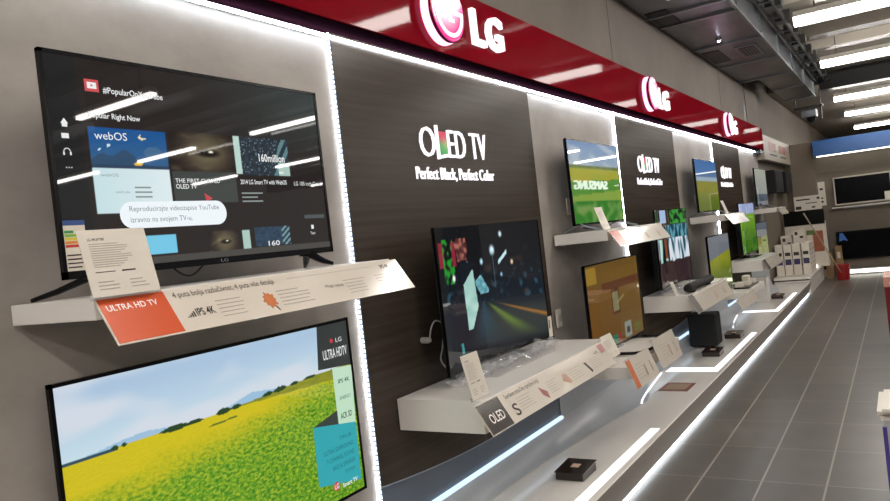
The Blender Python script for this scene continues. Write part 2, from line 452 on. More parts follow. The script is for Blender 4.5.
# ------------------------------------------------------------------ televisions
def frame_tv(t, x, y0, y1, z0, z1, bz, fn, nx, ny, curve=0.0, bottom=None, logo=True, dep=0.05):
    bb = bottom if bottom is not None else bz
    n = 16 if curve else 1
    def cx_(yy): u = (yy-y0)/(y1-y0); return x-curve*(1-(2*u-1)**2)
    def bent(ya, yb, za, zb, d0, d1, mi=0):
        mb = MB(); vs = []; k = n
        for i in range(k+1):
            yy = ya+(yb-ya)*i/k; c = cx_(yy)
            vs += [(c+d0, yy, za), (c+d1, yy, za), (c+d1, yy, zb), (c+d0, yy, zb)]
        fs = [(4*i+q, 4*i+(q+1) % 4, 4*i+4+(q+1) % 4, 4*i+4+q) for i in range(k) for q in range(4)]
        fs += [(0, 1, 2, 3), (4*k+3, 4*k+2, 4*k+1, 4*k)]
        return vs, fs
    hb = MB(); hb.add(*bent(y0+0.005, y1-0.005, z0+0.005, z1-0.005, -0.02, -0.002))
    hb.box(x-curve-dep, x-curve-0.018, y0+(y1-y0)*0.15, y1-(y1-y0)*0.15, z0+0.03, z0+(z1-z0)*0.62)
    obj('housing', hb, M['black_matte'], t)
    fb = MB()
    fb.add(*bent(y0, y0+bz, z0, z1, -0.012, 0.004)); fb.add(*bent(y1-bz, y1, z0, z1, -0.012, 0.004))
    fb.add(*bent(y0, y1, z1-bz, z1, -0.012, 0.004)); fb.add(*bent(y0, y1, z0, z0+bb, -0.012, 0.004))
    obj('bezel', fb, M['black'], t)
    pl = Pl((x, y0+bz*0.8, z0+bb*0.8), (0, y1-y0-1.6*bz, 0), (0, 0, z1-z0-0.8*(bz+bb)))
    s = picture('screen', pl, fn, nx, ny, t, 0.0005, curve, M['screen_dark'] if curve else M['screen'])
    if logo:
        lb = MB(); text_mb(lb, Pl((x, 0, 0), (0, 1, 0), (0, 0, 1)), 'LG', (y0+y1)/2-0.014-0, (y0+y1)/2+0.014, z0+bb*0.25, z0+bb*0.75, 0.0045-curve)
        obj('maker_mark', lb, M['chrome'], t)
    return pl, s

def vleg(t, y, zb, ztop, xc, xa, xb, ya=None, m='black', rr=0.008):
    ya = y if ya is None else ya
    mb = MB()
    for xe in (xa, xb):
        mb.tube([(xc, y, ztop), (xc+(xe-xc)*0.6, y+(ya-y)*0.6, zb+(ztop-zb)*0.4), (xe, ya, zb+0.006)], rr, 8, 0, 0.006)
    mb.box(xc-0.02, xc+0.01, y-0.02, y+0.02, ztop-0.01, ztop+0.02)
    obj('leg', mb, M[m], t)

# --- screen 1: video menu
def card_eye(u, v):
    d = math.hypot((u-0.55)*1.5, (v-0.5)*1.1); c = mixc(hx('#1d1511'), hx('#7d7356'), sm(0.9, 0.1, d)*0.75)
    c = mixc(c, hx('#a49a72'), 0.35*sm(0.5, 0.9, ns(u*4, v*5, 3)))
    e = math.hypot((u-0.58)*2.2, (v-0.48)*4); c = mixc(c, hx('#17110d'), sm(0.55, 0.2, e)); c = mixc(c, hx('#fff8e0'), sm(0.06, 0.02, math.hypot((u-0.62), (v-0.52)*1.5)))
    return c
def menu(u, v):
    r = hx('#191f1f')
    c = mixc(hx('#221c18'), hx('#36403f'), sm(0.25, 1.0, u)*sm(0.4, 0.95, v)*0.9)
    c = mixc(c, hx('#12100f'), sm(0.1, 0.0, u)*0.6)
    if u < 0.085: c = mixc(c, hx('#141819'), 0.6)
    if 0.103 < u < 0.340 and 0.478 < v < 0.675:
        uu = (u-0.103)/0.237; vv = (v-0.478)/0.197
        c = mixc(hx('#365f86'), hx('#10508f'), vv)
        h1 = 0.10+0.38*math.exp(-((uu-0.42)/0.16)**2)+0.26*math.exp(-((uu-0.12)/0.13)**2)
        if vv < h1: c = hx('#2b4a68')
        if vv < 0.1: c = hx('#2a3f58')
        if math.hypot((uu-0.58)/1.0, (vv-0.13)/0.8+0) < 0.055: c = hx('#e6b93f')
        if math.hypot(uu-0.67, (vv-0.82)*0.8) < 0.05 and math.hypot(uu-0.69, (vv-0.85)*0.8) > 0.045: c = hx('#f5e9b8')
        q = math.hypot(uu-0.8, (vv-0.42)*0.8)
        if q < 0.13: c = hx('#41688c')
        if 0.2 < uu < 0.24 and 0.52 < vv-(uu-0.2) < 0.58 or 0.08 < uu < 0.12 and 0.44 < vv-(uu-0.1) < 0.48: c = hx('#cfe6f4')
    elif 0.103 < u < 0.338 and 0.262 < v <= 0.478: c = mixc(hx('#c3dde1'), hx('#dbe9ec'), (u-0.1)/0.24)
    elif 0.348 < u < 0.59 and 0.474 < v < 0.688: c = card_eye((u-0.348)/0.242, (v-0.474)/0.214)
    elif 0.348 < u < 0.585 and 0.31 < v <= 0.474: c = hx('#3d423f')
    elif 0.592 < u < 0.617 and 0.472 < v < 0.688: c = hx('#b9d3cb')
    elif 0.617 <= u < 0.832 and 0.466 < v < 0.685:
        uu = (u-0.617)/0.215; vv = (v-0.466)/0.219
        c = mixc(hx('#1b2328'), hx('#33404c'), ns(uu*14, vv*10, 1))
        if noise.noise(Vector((uu*40, vv*26, 5))) > 0.45: c = hx('#7f94a3')
        k = uu+vv*-0.25
        if k > 0.6:
            c = hx('#5e7f86') if int((uu*1.2-vv*0.5)*9) % 2 else hx('#24343d')
            if vv < 0.35 and uu > 0.75: c = hx('#a9c6bb')
    if 0.335 > u > 0.225 and 0.05 < v < 0.15: c = hx('#72c5e3')
    elif 0.45 < u < 0.566 and 0.03 < v < 0.155: c = card_eye((u-0.45)/0.116, (v-0.03)/0.125)
    elif 0.587 < u < 0.618 and 0.043 < v < 0.148: c = hx('#a9c7bd')
    elif 0.639 < u < 0.80 and 0.045 < v < 0.16:
        c = mixc(hx('#1a2a3a'), hx('#35536b'), ns(u*60, v*60, 2))
        if u > 0.76: c = hx('#6f939b') if int((u*1.3-v)*60) % 2 else hx('#20323f')
    elif 0.881 < u < 0.983 and 0.195 < v < 0.222: c = hx('#4c5456')
    if v < 0.042: c = hx('#46443f')
    return c
t1 = thing('television', 'flat television showing a dark video menu, standing on the nearest high shelf', 'television', (0.2, 1.56, 1.55))
pl, _ = frame_tv(t1, 0.20, 1.050, 2.082, 1.595, 2.188, 0.010, menu, 320, 180, bottom=0.020)
W, H = pl.W, pl.H
e_w = emat('menu_text', (0.86, 0.88, 0.88), 0.9); e_red = emat('menu_red', rgb('#c8323c'), 0.9); e_pill = emat('menu_pill', rgb('#e9f1f6'), 1.0)
e_ink = emat('menu_ink', rgb('#7c8288'), 0.8); e_mut = emat('menu_muted', rgb('#a9b6b6'), 0.55)
mb = MB(); T = lambda s_, a, b, c, d, **k: text_mb(mb, pl, s_, a*W, b*W, c*H, d*H, 0.0012, **k)
T('#PopularOnYouTube', .158, .345, .832, .872, weight=0.01); T('Popular Right Now', .108, .262, .71, .745, weight=0.012)
T('webOS', .118, .214, .617, .655); T('THE FIRST CURVED', .356, .52, .415, .437, weight=0.01); T('OLED TV', .356, .43, .383, .408, weight=0.01)
T('160million', .694, .812, .545, .592, weight=0.015); T('2014 LG Smart TV with WebOS', .603, .81, .41, .437, weight=0.008); T('LG 105 inch Curve', .846, .985, .405, .43)
T('160', .694, .745, .045, .075, weight=0.01); T('Text', .90, .925, .095, .112)
pl.poly(mb, [(.03*W, .68*H), (.04*W, .705*H), (.05*W, .68*H), (.047*W, .68*H), (.047*W, .665*H), (.033*W, .665*H), (.033*W, .68*H)], 0.0006, 0.0012)
pl.rect(mb, .029*W, .048*W, .612*H, .635*H, 0.0006, 0.0012)
for k in range(9):
    a0 = math.pi*k/8; pl.rect(mb, (.039+.009*math.cos(a0))*W-.0012, (.039+.009*math.cos(a0))*W+.0012, (.548+.018*math.sin(a0))*H-.0012, (.548+.018*math.sin(a0))*H+.0015, 0.0006, 0.0012)
for k in (-1, 1): pl.rect(mb, (.039+.009*k)*W-.002, (.039+.009*k)*W+.002, .535*H, .55*H, 0.0006, 0.0012)
for k in range(3): pl.rect(mb, (.031+.007*k)*W, (.0335+.007*k)*W, .476*H, .481*H, 0.0006, 0.0012)
pl.rect(mb, .908*W, .92*W, .13*H, .155*H, .0006, .0012)
for k in (0.5, 0.57): pl.rect(mb, .78*W, .80*W, .478*H, .488*H, .0006, .0012)
obj('menu_lettering', mb, e_w, t1)
mb = MB(); pl.rect(mb, .107*W, .147*W, .842*H, .90*H, .0006, .0012); pl.poly(mb, [(.455*W, .36*H), (.485*W, .33*H), (.46*W, .315*H)], .0006, .0012)
o = obj('red_icon', mb, e_red, t1)
mb = MB(); pl.rect(mb, .114*W, .140*W, .856*H, .886*H, .0013, .0016); obj('icon_screen', mb, e_w, o)
mb = MB(); pl.poly(mb, [(.124*W, .865*H), (.124*W, .878*H), (.131*W, .871*H)], .0017, .0019); obj('icon_arrow', mb, e_red, o)
mb = MB(); pts = []
u0, u1, v0, v1 = .165*W, .531*W, .187*H, .318*H; r = (v1-v0)/2
for k in range(13): a0 = -math.pi/2+math.pi*k/12; pts.append((u1-r+r*math.cos(a0), v0+r+r*math.sin(a0)))
for k in range(13): a0 = math.pi/2+math.pi*k/12; pts.append((u0+r+r*math.cos(a0), v0+r+r*math.sin(a0)))
pl.poly(mb, pts, .0013, .002); o = obj('message_bubble', mb, e_pill, t1)
mb = MB(); text_mb(mb, pl, 'Reproducirajte videozapise YouTube', .195*W, .503*W, .262*H, .296*H, .0022); text_mb(mb, pl, 'izravno na svojem TV-u.', .195*W, .40*W, .208*H, .243*H, .0022)
obj('bubble_lettering', mb, e_ink, o)
mb = MB(); text_mb(mb, pl, 'webOS', .123*W, .175*W, .44*H, .455*H, .0012); text_mb(mb, pl, 'webOS video', .31*W-.15*W, .205*W, .36*H, .372*H, .0012)
pl.lines(mb, .42*W-.2*W, .29*W, .33*H, .40*H, 3); pl.lines(mb, .603*W, .70*W, .30*H, .37*H, 3)
obj('muted_lettering', mb, e_mut, t1)
vleg(t1, 1.14, 1.545, 1.60, 0.185, 0.02, 0.31, ya=1.06, rr=0.011); vleg(t1, 1.96, 1.545, 1.60, 0.185, 0.12, 0.26, ya=2.01, rr=0.016)
mb = MB(); pts = [(0.17, 1.40+0.11*k/10, 1.597-0.028*math.sin(math.pi*k/10)) for k in range(11)]; mb.tube(pts, 0.003, 6); obj('cable', mb, M['cable_black'], t1)
# energy label stuck to lower left corner of the screen
def energy(pl, parent, u0, u1, v0, v1, d=0.002):
    mb = MB(); pl.rect(mb, u0, u1, v0, v1, d-0.0006, d); o = obj('energy_label', mb, M['paper'], parent, label='white energy label with green to red bars')
    hh = v1-v0
    for k, c in enumerate(('#2d8a3c', '#7fb23a', '#d9c53a', '#e08a2e', '#c8362b')):
        mb = MB(); vv = v0+hh*(0.80-0.07*k); pl.rect(mb, u0+0.002, u0+(u1-u0)*(0.45+0.1*k), vv-hh*0.055, vv, d, d+0.0004); obj('rating_bar', mb, mat('energy_bar', c, 0.5), o)
    mb = MB(); pl.rect(mb, u0, u1, v1-hh*0.1, v1, d, d+0.0004); obj('label_header', mb, mat('label_blue', '#2a4a86', 0.5), o)
    mb = MB(); pl.lines(mb, u0+0.003, u1-0.003, v0+0.004, v0+hh*0.35, 4, d+0.0005); obj('small_print', mb, M['ink'], o)
energy(pl, t1, 0.003, 0.062, 0.005, 0.135)

# --- screen 2: rapeseed field
def field(u, v):
    hz = 0.695+0.045*sm(0.35, 0.95, u)
    tr = 0
    for (a, w_, h_) in ((0.30, 0.05, 0.016), (0.36, 0.03, 0.012), (0.455, 0.028, 0.018), (0.50, 0.02, 0.014), (0.62, 0.025, 0.012), (0.67, 0.03, 0.016), (0.73, 0.02, 0.010), (0.80, 0.03, 0.010), (0.13, 0.012, 0.01), (0.155, 0.008, 0.01)):
        tr = max(tr, h_*max(0, 1-((u-a)/w_)**2)*(0.7+0.6*ns(u*90, 3, 2)))
    if v > hz:
        t = (v-hz)/(1-hz)
        c = mixc(hx('#c4dbe6'), hx('#a9c3dc'), min(1, t*1.2))
        cl = ns(u*2.2+v*1.5, v*5, 2.0)*0.6+ns(u*7, v*12, 4)*0.4
        c = mixc(c, hx('#d3dae4'), sm(0.40, 0.62, cl)*0.9)
        b = 0.045*max(0, 1-abs(u-0.56)/0.13)+0.03*math.exp(-((u-0.2)/0.10)**2)
        if v < hz+b*(0.8+0.3*ns(u*30, 1, 1)): c = mixc(hx('#6fa6cf'), c, 0.45)
        if v < hz+tr: c = hx('#24411f')
        return c
    d = hz-v
    p = 1.0/(d+0.05)
    n1 = ns(u*p*6, p*22, 1.0); n2 = ns(u*210, v*190, 7); n3 = ns(u*75, v*85, 3); n4 = ns(u*7, v*16, 5)
    yel = mixc(hx('#bfae14'), hx('#d9c81e'), 0.5*n1+0.5*n2)
    g = mixc(hx('#3f7d14'), hx('#6aa51f'), n3)
    gr = sm(0.05, 0.30, d+0.16*(u-0.35)+(n4-0.5)*0.12)
    spk = sm(0.47, 0.60, n2*0.55+n3*0.45-0.05*sm(0.2, 0.7, d))
    c = mixc(yel, mixc(g, hx('#b9bf2c'), spk*0.75), gr)
    c = mixc(c, hx('#2f6b12'), sm(0.42, 0.30, n3)*0.5*gr)
    if d < 0.012 and u < 0.14: c = hx('#2c4c58')
    if u > 0.40 and d < 0.06*sm(0.40, 0.95, u): c = mixc(hx('#6f7d22'), hx('#a09a2a'), ns(u*20, v*90, 4))
    if abs(d-0.045+0.02*(u-0.43)) < 0.004 and 0.40 < u < 0.50: c = hx('#566f22')
    if d < tr*0.7: c = hx('#24411f')
    return c
t2 = thing('television', 'wall-mounted television showing a bright yellow rapeseed field', 'television', (0.05, 1.68, 0.62))
pl2, _ = frame_tv(t2, 0.06, 1.052, 2.283, 0.625, 1.325, 0.011, field, 400, 226, bottom=0.011, logo=False, dep=0.04)
W, H = pl2.W, pl2.H
ov = [('dark_caption', [(.855, 1.0), (1, 1.0), (1, .735), (.84, .755)], '#1f2a2a'), ('pale_caption', [(.905, .742), (1, .73), (.99, .39), (.905, .415)], '#bfe0c4'),
      ('teal_caption', [(.788, .455), (.99, .395), (.985, .055), (.785, .125)], '#1fa3ad'), ('dark_wedge', [(.905, .50), (.905, .42), (.788, .455)], '#2b3630')]
for i, (n_, pts, c) in enumerate(ov):
    mb = MB(); pl2.poly(mb, [(a*W, b*H) for a, b in pts], 0.0008+i*0.0003, 0.0015+i*0.0003); o = obj(n_, mb, emat('caption', rgb(c), 0.95), t2)
    lb = MB()
    TT = lambda s_, a, b, c_, d_, **k: text_mb(lb, pl2, s_, a*W, b*W, c_*H, d_*H, 0.003, **k)
    if i == 0:
        TT('LG', .935, .965, .885, .91); TT('ULTRA HDTV', .868, .985, .80, .855, weight=0.012); obj('lettering', lb, e_w, o)
        lb = MB(); lb.prism([pl2.p(.915*W+.009*math.cos(a), .90*H+.009*math.sin(a), 0.002) for a in [k*math.pi/6 for k in range(12)]], pl2.N*0.001); obj('round_mark', lb, e_red, o)
    if i == 1:
        TT('IPS 4K', .925, .982, .645, .67, weight=0.015); TT('ENERGY', .925, .98, .55, .57); TT('ACR 3D', .918, .975, .44, .475, weight=0.02); obj('lettering', lb, emat('cap_ink', rgb('#3f5648'), 0.7), o)
    if i == 2:
        TT('ULTRA SURROUND', .82, .965, .275, .30); TT('7-CHANNEL SOUND', .83, .965, .225, .25); TT('BASS & SPEAKER', .855, .965, .175, .2); TT('SYSTEM', .91, .96, .13, .15); TT('TRUE', .90, .96, .33, .35); obj('lettering', lb, emat('cap_ink2', rgb('#0f6d78'), 0.8), o)
mb = MB(); mb.prism([pl2.p(.862*W+.017*math.cos(a), .085*H+.017*math.sin(a), 0.003) for a in [k*math.pi/8 for k in range(16)]], pl2.N*0.001)
o = obj('red_round_mark', mb, e_red, t2); mb = MB(); text_mb(mb, pl2, 'LG', .852*W, .872*W, .07*H, .10*H, .0045, weight=0.02); text_mb(mb, pl2, 'Smart TV', .89*W, .965*W, .06*H, .085*H, .0045, weight=0.02); obj('lettering', mb, e_w, o)

# --- curved screens on the wood panels
def street(u, v):
    c = hx('#06080b')
    c = mixc(c, hx('#0d1f2b'), sm(0.9, 0.2, v)*0.9)
    hz = 0.47-0.10*u
    if v < hz:
        d = hz-v; x = u-0.42
        c = mixc(hx('#1a2026'), hx('#3a3f3a'), sm(0.0, 0.12, d)*sm(0.5, 0.2, d)*0.7*sm(0.2, 0.5, u))
        a = x/(d+0.02)
        c = mixc(c, hx('#b8762f'), 0.75*sm(0.5, 0.0, abs(a-3.0))*sm(0.0, 0.08, d)*sm(0.5, 0.25, d))
        c = mixc(c, hx('#6f8b33'), 0.75*sm(0.5, 0.0, abs(a-1.25))*sm(0.0, 0.06, d)*sm(0.36, 0.15, d))
        c = mixc(c, hx('#2c4a5c'), 0.7*sm(0.7, 0.0, abs(a-0.0))*sm(0.4, 0.1, d))
        c = mixc(c, hx('#05070b'), sm(0.30, 0.42, d))
    else:
        n1 = ns(u*22, v*16, 2); c = mixc(c, hx('#274a5c'), sm(0.55, 0.75, n1)*sm(0.75, 0.5, v)*0.9)
        c = mixc(c, hx('#4a2a22'), sm(0.6, 0.8, ns(u*9, v*12, 8))*sm(0.95, 0.7, v)*0.5)
        if 0.06 < u < 0.17 and 0.6 < v < 0.92: c = mixc(c, hx('#1f8f28'), sm(0.42, 0.6, ns(u*26, v*18, 4)))
        if (0.02 < u < 0.06 or 0.15 < u < 0.19) and 0.72 < v < 0.90: c = mixc(c, hx('#a3263c'), 0.8)
        for (a, b, r, q) in ((.647, .919, .014, '#cfeaf5'), (.553, .80, .022, '#d8f6ff'), (.44, .725, .014, '#b9dff0'), (.73, .685, .012, '#e8c9a0'), (.30, .72, .012, '#c0e2ff'), (.62, .6, .01, '#88b8d8'), (.15, .64, .014, '#ffffff')):
            dd = math.hypot(u-a, (v-b)*0.6); c = mixc(c, hx(q), sm(r*1.6, r*0.4, dd))
        if abs(u-0.553) < 0.003 and 0.5 < v < 0.8: c = hx('#4a5c66')
        if abs((v-0.72)-(u-0.63)*0.9+0.0) < 0.016 and 0.60 < u < 0.69: c = hx('#bfe3ea')
    # arm in the picture, lit hand, sleeve, pale trouser shape
    ax = 0.25+0.10*(0.8-v)
    if 0.72 < v < 0.92 and math.hypot((u-0.255)*1.7, (v-0.84)*1.0) < 0.04+0.13*ns(u*16, v*13, 9): c = mixc(hx('#4a2220'), hx('#a8685a'), sm(0.35, 0.7, ns(u*34, v*26, 6)))
    if 0.60 < v < 0.74 and 0.22 < u < 0.33: c = hx('#0a121c')
    l = 0.235+0.06*(0.68-v)*0.4; rr = 0.345+0.07*(0.68-v) if v > 0.40 else 0.365-0.5*(0.40-v)
    if 0.25+0.0 < v < 0.68 and l < u < rr and not (v > 0.58 and u < 0.24+(v-0.58)*1.0): c = mixc(hx('#7fb5ad'), hx('#c2e0d4'), ns(u*12, v*14, 5))
    if 0.36 < u < 0.48 and 0.48 < v < 0.66 and abs(v-0.55-(0.40-u)*0.6) < 0.09*(1-abs(u-0.42)/0.07): c = mixc(hx('#2b6f7d'), hx('#a9dbe2'), ns(u*30, v*30, 1))
    if abs(u-0.16-(0.2-v)*0.05) < 0.012 and 0.10 < v < 0.18: c = hx('#3c8f92')
    return c
t3 = thing('television', 'slim curved television showing a night street, by the white cable', 'television', (0.18, 3.37, 0.95))
pl3, _ = frame_tv(t3, 0.20, 2.785, 3.905, 0.965, 1.655, 0.006, street, 240, 150, curve=0.05, bottom=0.008)
obj('neck', MB().box(0.10, 0.135, 3.2, 3.6, 0.915, 1.0), M['acrylic'], t3)
obj('stand_plate', MB().box(0.07, 0.30, 3.05, 3.75, 0.911, 0.921), M['acrylic'], t3, bevel=0.003)
mb = MB(); pe = Pl((0.206, 3.885, 0.965), (0, 0.05, 0), (0, 0, 0.12)); pe.rect(mb, 0, .05, .0, .12, 0, .001); o = obj('tag', mb, M['paper'], t3, label='white paper tag on the screen corner')
mb = MB(); pe.rect(mb, .008, .02, .05, .10, .001, .0015); obj('tag_print', mb, M['ink'], o)

# --- field-with-sky screen on shelf 3 
def meadow(u, v):
    hz = 0.70
    if v > hz: c = mixc(hx('#98a9b8'), hx('#7790b4'), (v-hz)/0.3); return mixc(c, hx('#b6c0c8'), sm(0.5, 0.7, ns(u*4, v*9, 3))*0.7)
    if v > hz-0.03: return mixc(hx('#55663a'), hx('#7b8440'), ns(u*12, v*20, 2))
    if v > 0.50+0.05*u: return mixc(hx('#a99b2b'), hx('#8f9c2e'), ns(u*3, v*20, 6))
    if v > 0.33+0.08*u: return mixc(hx('#5c8f2c'), hx('#3f7a28'), ns(u*3, v*30, 6))
    if v > 0.27: return hx('#7f9a3c')
    return mixc(hx('#2f7420'), hx('#6d8f48'), sm(0.35, 0.7, ns(u*9, v*9, 1)))
def simple_tv(lab, x, y0, y1, z0, z1, fn, zs, stand='legs', curve=0.0, nx=90, ny=50, cat='television'):
    t = thing('television', lab, cat, (x, (y0+y1)/2, zs))
    p_, _ = frame_tv(t, x, y0, y1, z0, z1, 0.010, fn, nx, ny, curve=curve, bottom=0.014)
    if stand == 'legs':
        vleg(t, y0+0.10, zs, z0+0.01, x-0.01, x-0.14, x+0.14, m='chrome'); vleg(t, y1-0.12, zs, z0+0.01, x-0.01, x-0.14, x+0.14, m='chrome')
    elif stand == 'plate':
        obj('neck', MB().box(x-0.06-curve, x-0.03-curve, (y0+y1)/2-0.15, (y0+y1)/2+0.15, zs+0.006, z0+0.05), M['black'], t)
        obj('stand_plate', MB().box(x-0.10, x+0.10, (y0+y1)/2-0.3, (y0+y1)/2+0.3, zs, zs+0.008), M['black'], t, bevel=0.003)
    elif stand == 'loop':
        yc = (y0+y1)/2-0.06; pts = []
        for k in range(33):
            a = 2*math.pi*k/32; ca, sa = math.cos(a), math.sin(a)
            pts.append((x+0.13+0.15*(abs(sa)**0.5)*(1 if sa > 0 else -1), yc+0.34*(abs(ca)**0.5)*(1 if ca > 0 else -1), zs+0.012))
        obj('stand_loop', MB().tube(pts, 0.010, 8), M['black'], t, label='rounded black loop stand')
        obj('neck', MB().box(x-0.03, x-0.01, yc-0.05, yc+0.05, zs+0.01, z0+0.04), M['black'], t)
        obj('support', MB().box(x-0.04, x+0.02, yc-0.06, yc+0.06, zs, zs+0.014), M['chrome'], t)
    return t, p_
simple_tv('flat television on a high shelf showing green meadow under blue sky', 0.15, 4.60, 5.63, 1.592, 2.185, meadow, 1.545)
def amber(u, v):
    c = mixc(hx('#6b4a17'), hx('#8a6626'), 0.6*ns(u*2, v*2, 1)+0.4*v)
    if v > 0.9: c = hx('#7c5c22')
    if u < 0.18 and v > 0.78 and v < 0.97: c = hx('#b08a2e')
    if 0.25 < u and 0.66 < v < 0.76: c = hx('#6a3c1a')
    if 0.41 < u < 0.56 and 0.36 < v < 0.67: c = hx('#5e3214')
    if 0.43 < u < 0.54 and 0.39 < v < 0.63: c = hx('#8e8a63')
    if abs((v-0.48)-(u-0.5)*0.5) < 0.012 and 0.5 < u < 0.66: c = hx('#a99c63')
    if 0.36 < u < 0.46 and 0.02 < v < 0.13: c = hx('#2f7c5a')
    if 0.47 < u < 0.52 and 0.02 < v < 0.13: c = hx('#a83244')
    if 0.30 < u < 0.35 and 0.0 < v < 0.10: c = hx('#5c2026')
    if 0.60 < u < 0.74 and 0.03 < v < 0.22: c = hx('#9aa293')
    if 0.64 < u < 0.71 and 0.07 < v < 0.15: c = hx('#4e3c33')
    if 0.80 < u < 0.95 and 0.04 < v < 0.16: c = hx('#6a6a2a')
    return tuple(q*0.8 for q in c)
simple_tv('television with an amber brown picture, on the low shelf', 0.28, 4.34, 5.42, 0.745, 1.335, amber, 0.74, 'loop', nx=160, ny=90)
def walkers(u, v):
    c = mixc(hx('#2a1a18'), hx('#0c1014'), v)
    if v > 0.78: c = mixc(hx('#0e0e12'), hx('#5a4a30'), sm(0.5, 0.7, ns(u*26, v*3, 1)))
    if 0.28 < u < 0.5 and v > 0.82: c = hx('#9db4d8')
    if u > 0.62 and v > 0.80: c = mixc(hx('#10240f'), hx('#3a9034'), sm(0.35, 0.6, ns(u*16, v*14, 3)))
    if 0.45 < u and 0.60 < v < 0.8: c = mixc(hx('#16384a'), hx('#5a9aa6'), sm(0.35, 0.65, ns(u*22, v*7, 5)))
    if v < 0.62 and v > 0.24:
        k = ns(u*8, v*2.5, 12)
        c = mixc(hx('#0d1418'), hx('#a9d2c4'), sm(0.45, 0.6, k))
        if u > 0.5: c = mixc(hx('#1f4a5c'), hx('#d4dbe4'), sm(0.35, 0.58, ns(u*17, v*3.5, 2)))
        if 0.36 < u < 0.44 and v > 0.35: c = hx('#7a3f22')
    if v < 0.27+0.08*ns(u*9, 1, 1): c = mixc(hx('#3a2422'), hx('#241a1e'), ns(u*8, v*8, 1))  # dark brown screen reflection painted over the foot of the picture
    return c
t5 = thing('television', 'curved television with street walkers in pale clothes on the thick shelf behind the soundbar', 'television', (0.2, 6.9, 0.93))
frame_tv(t5, 0.22, 6.22, 7.28, 0.965, 1.655, 0.006, walkers, 160, 100, curve=0.05, bottom=0.008)
obj('neck', MB().box(0.12, 0.15, 6.6, 7.0, 0.915, 1.0), M['acrylic'], t5)
obj('stand_plate', MB().box(0.09, 0.30, 6.5, 7.1, 0.911, 0.919), M['acrylic'], t5, bevel=0.003)
def skyfield(u, v):
    if v > 0.66: return mixc(hx('#4d6f96'), hx('#2d527f'), (v-0.66)/0.3)
    if v > 0.58: return hx('#8c9fae')
    return mixc(hx('#55661f'), mixc(hx('#8a7c28'), hx('#707b30'), ns(u*4, v*8, 3)), sm(0.1, 0.5, v))
simple_tv('television on the third high shelf showing blue sky over an ochre field', 0.15, 8.17, 9.27, 1.592, 2.185, skyfield, 1.545)
def yellowfield(u, v):
    if v > 0.56+0.12*u: return mixc(hx('#5b636c'), hx('#6b7078'), v)
    return mixc(hx('#56661e'), mixc(hx('#8d8a1f'), hx('#6f7f22'), ns(u*6, v*6, 4)), sm(0.2, 0.55, v))
simple_tv('television on the low shelf with grey sky over a yellow field', 0.28, 7.80, 8.88, 0.745, 1.335, yellowfield, 0.74, 'plate')
def leafy(u, v):
    if v > 0.78: return mixc(hx('#7d8bb4'), hx('#a3afd0'), ns(u*20, v*8, 1))
    c = mixc(hx('#3f6a14'), hx('#6a9422'), sm(0.2, 0.8, v))
    return mixc(c, hx('#1f5a12'), sm(0.5, 0.65, ns(u*5, v*5, 3))*sm(0.6, 0.2, v))
t8 = thing('television', 'farthest curved television, showing bright green foliage', 'television', (0.2, 10.8, 0.92))
frame_tv(t8, 0.20, 10.15, 11.30, 0.965, 1.655, 0.006, leafy, 80, 50, curve=0.04, bottom=0.008)
obj('stand_plate', MB().box(0.07, 0.30, 10.5, 11.0, 0.911, 0.919), M['black'], t8)
obj('neck', MB().box(0.12, 0.15, 10.6, 10.9, 0.915, 1.0), M['black'], t8)
def dullfield(u, v):
    return hx('#575d66') if v > 0.55 else mixc(hx('#5f6b34'), hx('#77823f'), ns(u*5, v*5, 1))
def whitetv(u, v): return mixc(hx('#7c8280'), hx('#95988f'), v) if v > 0.3 else mixc(hx('#2a3440'), hx('#4e6070'), ns(u*9, v*9, 2))
t9, _ = simple_tv('farthest low television, dull green field under grey sky, hung on the wall', 0.06, 12.2, 13.25, 0.80, 1.34, dullfield, 0.80, None)
simple_tv('farthest television on a high shelf with a pale grey picture', 0.15, 12.0, 13.1, 1.592, 2.185, whitetv, 1.545)

# ------------------------------------------------------------------ paper strips, cards
def strip(name, lab, y0, y1, xt, zt_, xb, zb, grp=None):
    t = thing(name, lab, 'sign', (xt, (y0+y1)/2, zb), grp)
    pl = Pl((xb, y0, zb), (0, y1-y0, 0), (xt-xb, 0, zt_-zb))
    mb = MB(); pl.rect(mb, 0, pl.W, 0, pl.H, -0.003, 0.0); obj('panel', mb, M['papergloss'], t)
    mb = MB(); pl.rect(mb, 0.02, pl.W-0.02, -0.002+pl.H, pl.H+0.001, -0.02, -0.003); obj('holder', mb, M['acrylic'], t)
    return t, pl
GS = 'paper strips along the shelf fronts'
# strip 1
t, pl = strip('shelf_strip', 'long cream strip with an orange ultra HD block, on the nearest high shelf', 0.998, 2.195, 0.398, 1.541, 0.475, 1.432)
W, H = pl.W, pl.H
mb = MB(); pl.rect(mb, 0.004, 0.185, 0.004, H-0.003, 0.0002, 0.0008); o = obj('orange_block', mb, M['orange'], t)
mb = MB(); text_mb(mb, pl, 'ULTRA HD TV', 0.018, 0.155, H*0.70, H*0.83, 0.0012, weight=0.012); obj('lettering', mb, M['whiteink'], o)
mb = MB()
text_mb(mb, pl, '4 puta bolja razlučivost, 4 puta više detalja', 0.205, 0.56, H*0.74, H*0.93, 0.001, weight=0.0)
text_mb(mb, pl, 'IPS 4K', 0.245, 0.305, H*0.30, H*0.48, 0.001, weight=0.02); text_mb(mb, pl, 'IPS 4K', 1.08, 1.13, H*0.76, H*0.88, 0.001, weight=0.02)
for k in range(4): pl.rect(mb, 0.215+0.007*k, 0.219+0.007*k, H*0.30, H*(0.32+0.035*k), 0.0002, 0.001)
text_mb(mb, pl, 'Magic', 0.755, 0.795, H*0.42, H*0.52, 0.001); text_mb(mb, pl, 'remote', 0.80, 0.84, H*0.42, H*0.50, 0.001)
obj('lettering', mb, M['ink'], t)
mb = MB()
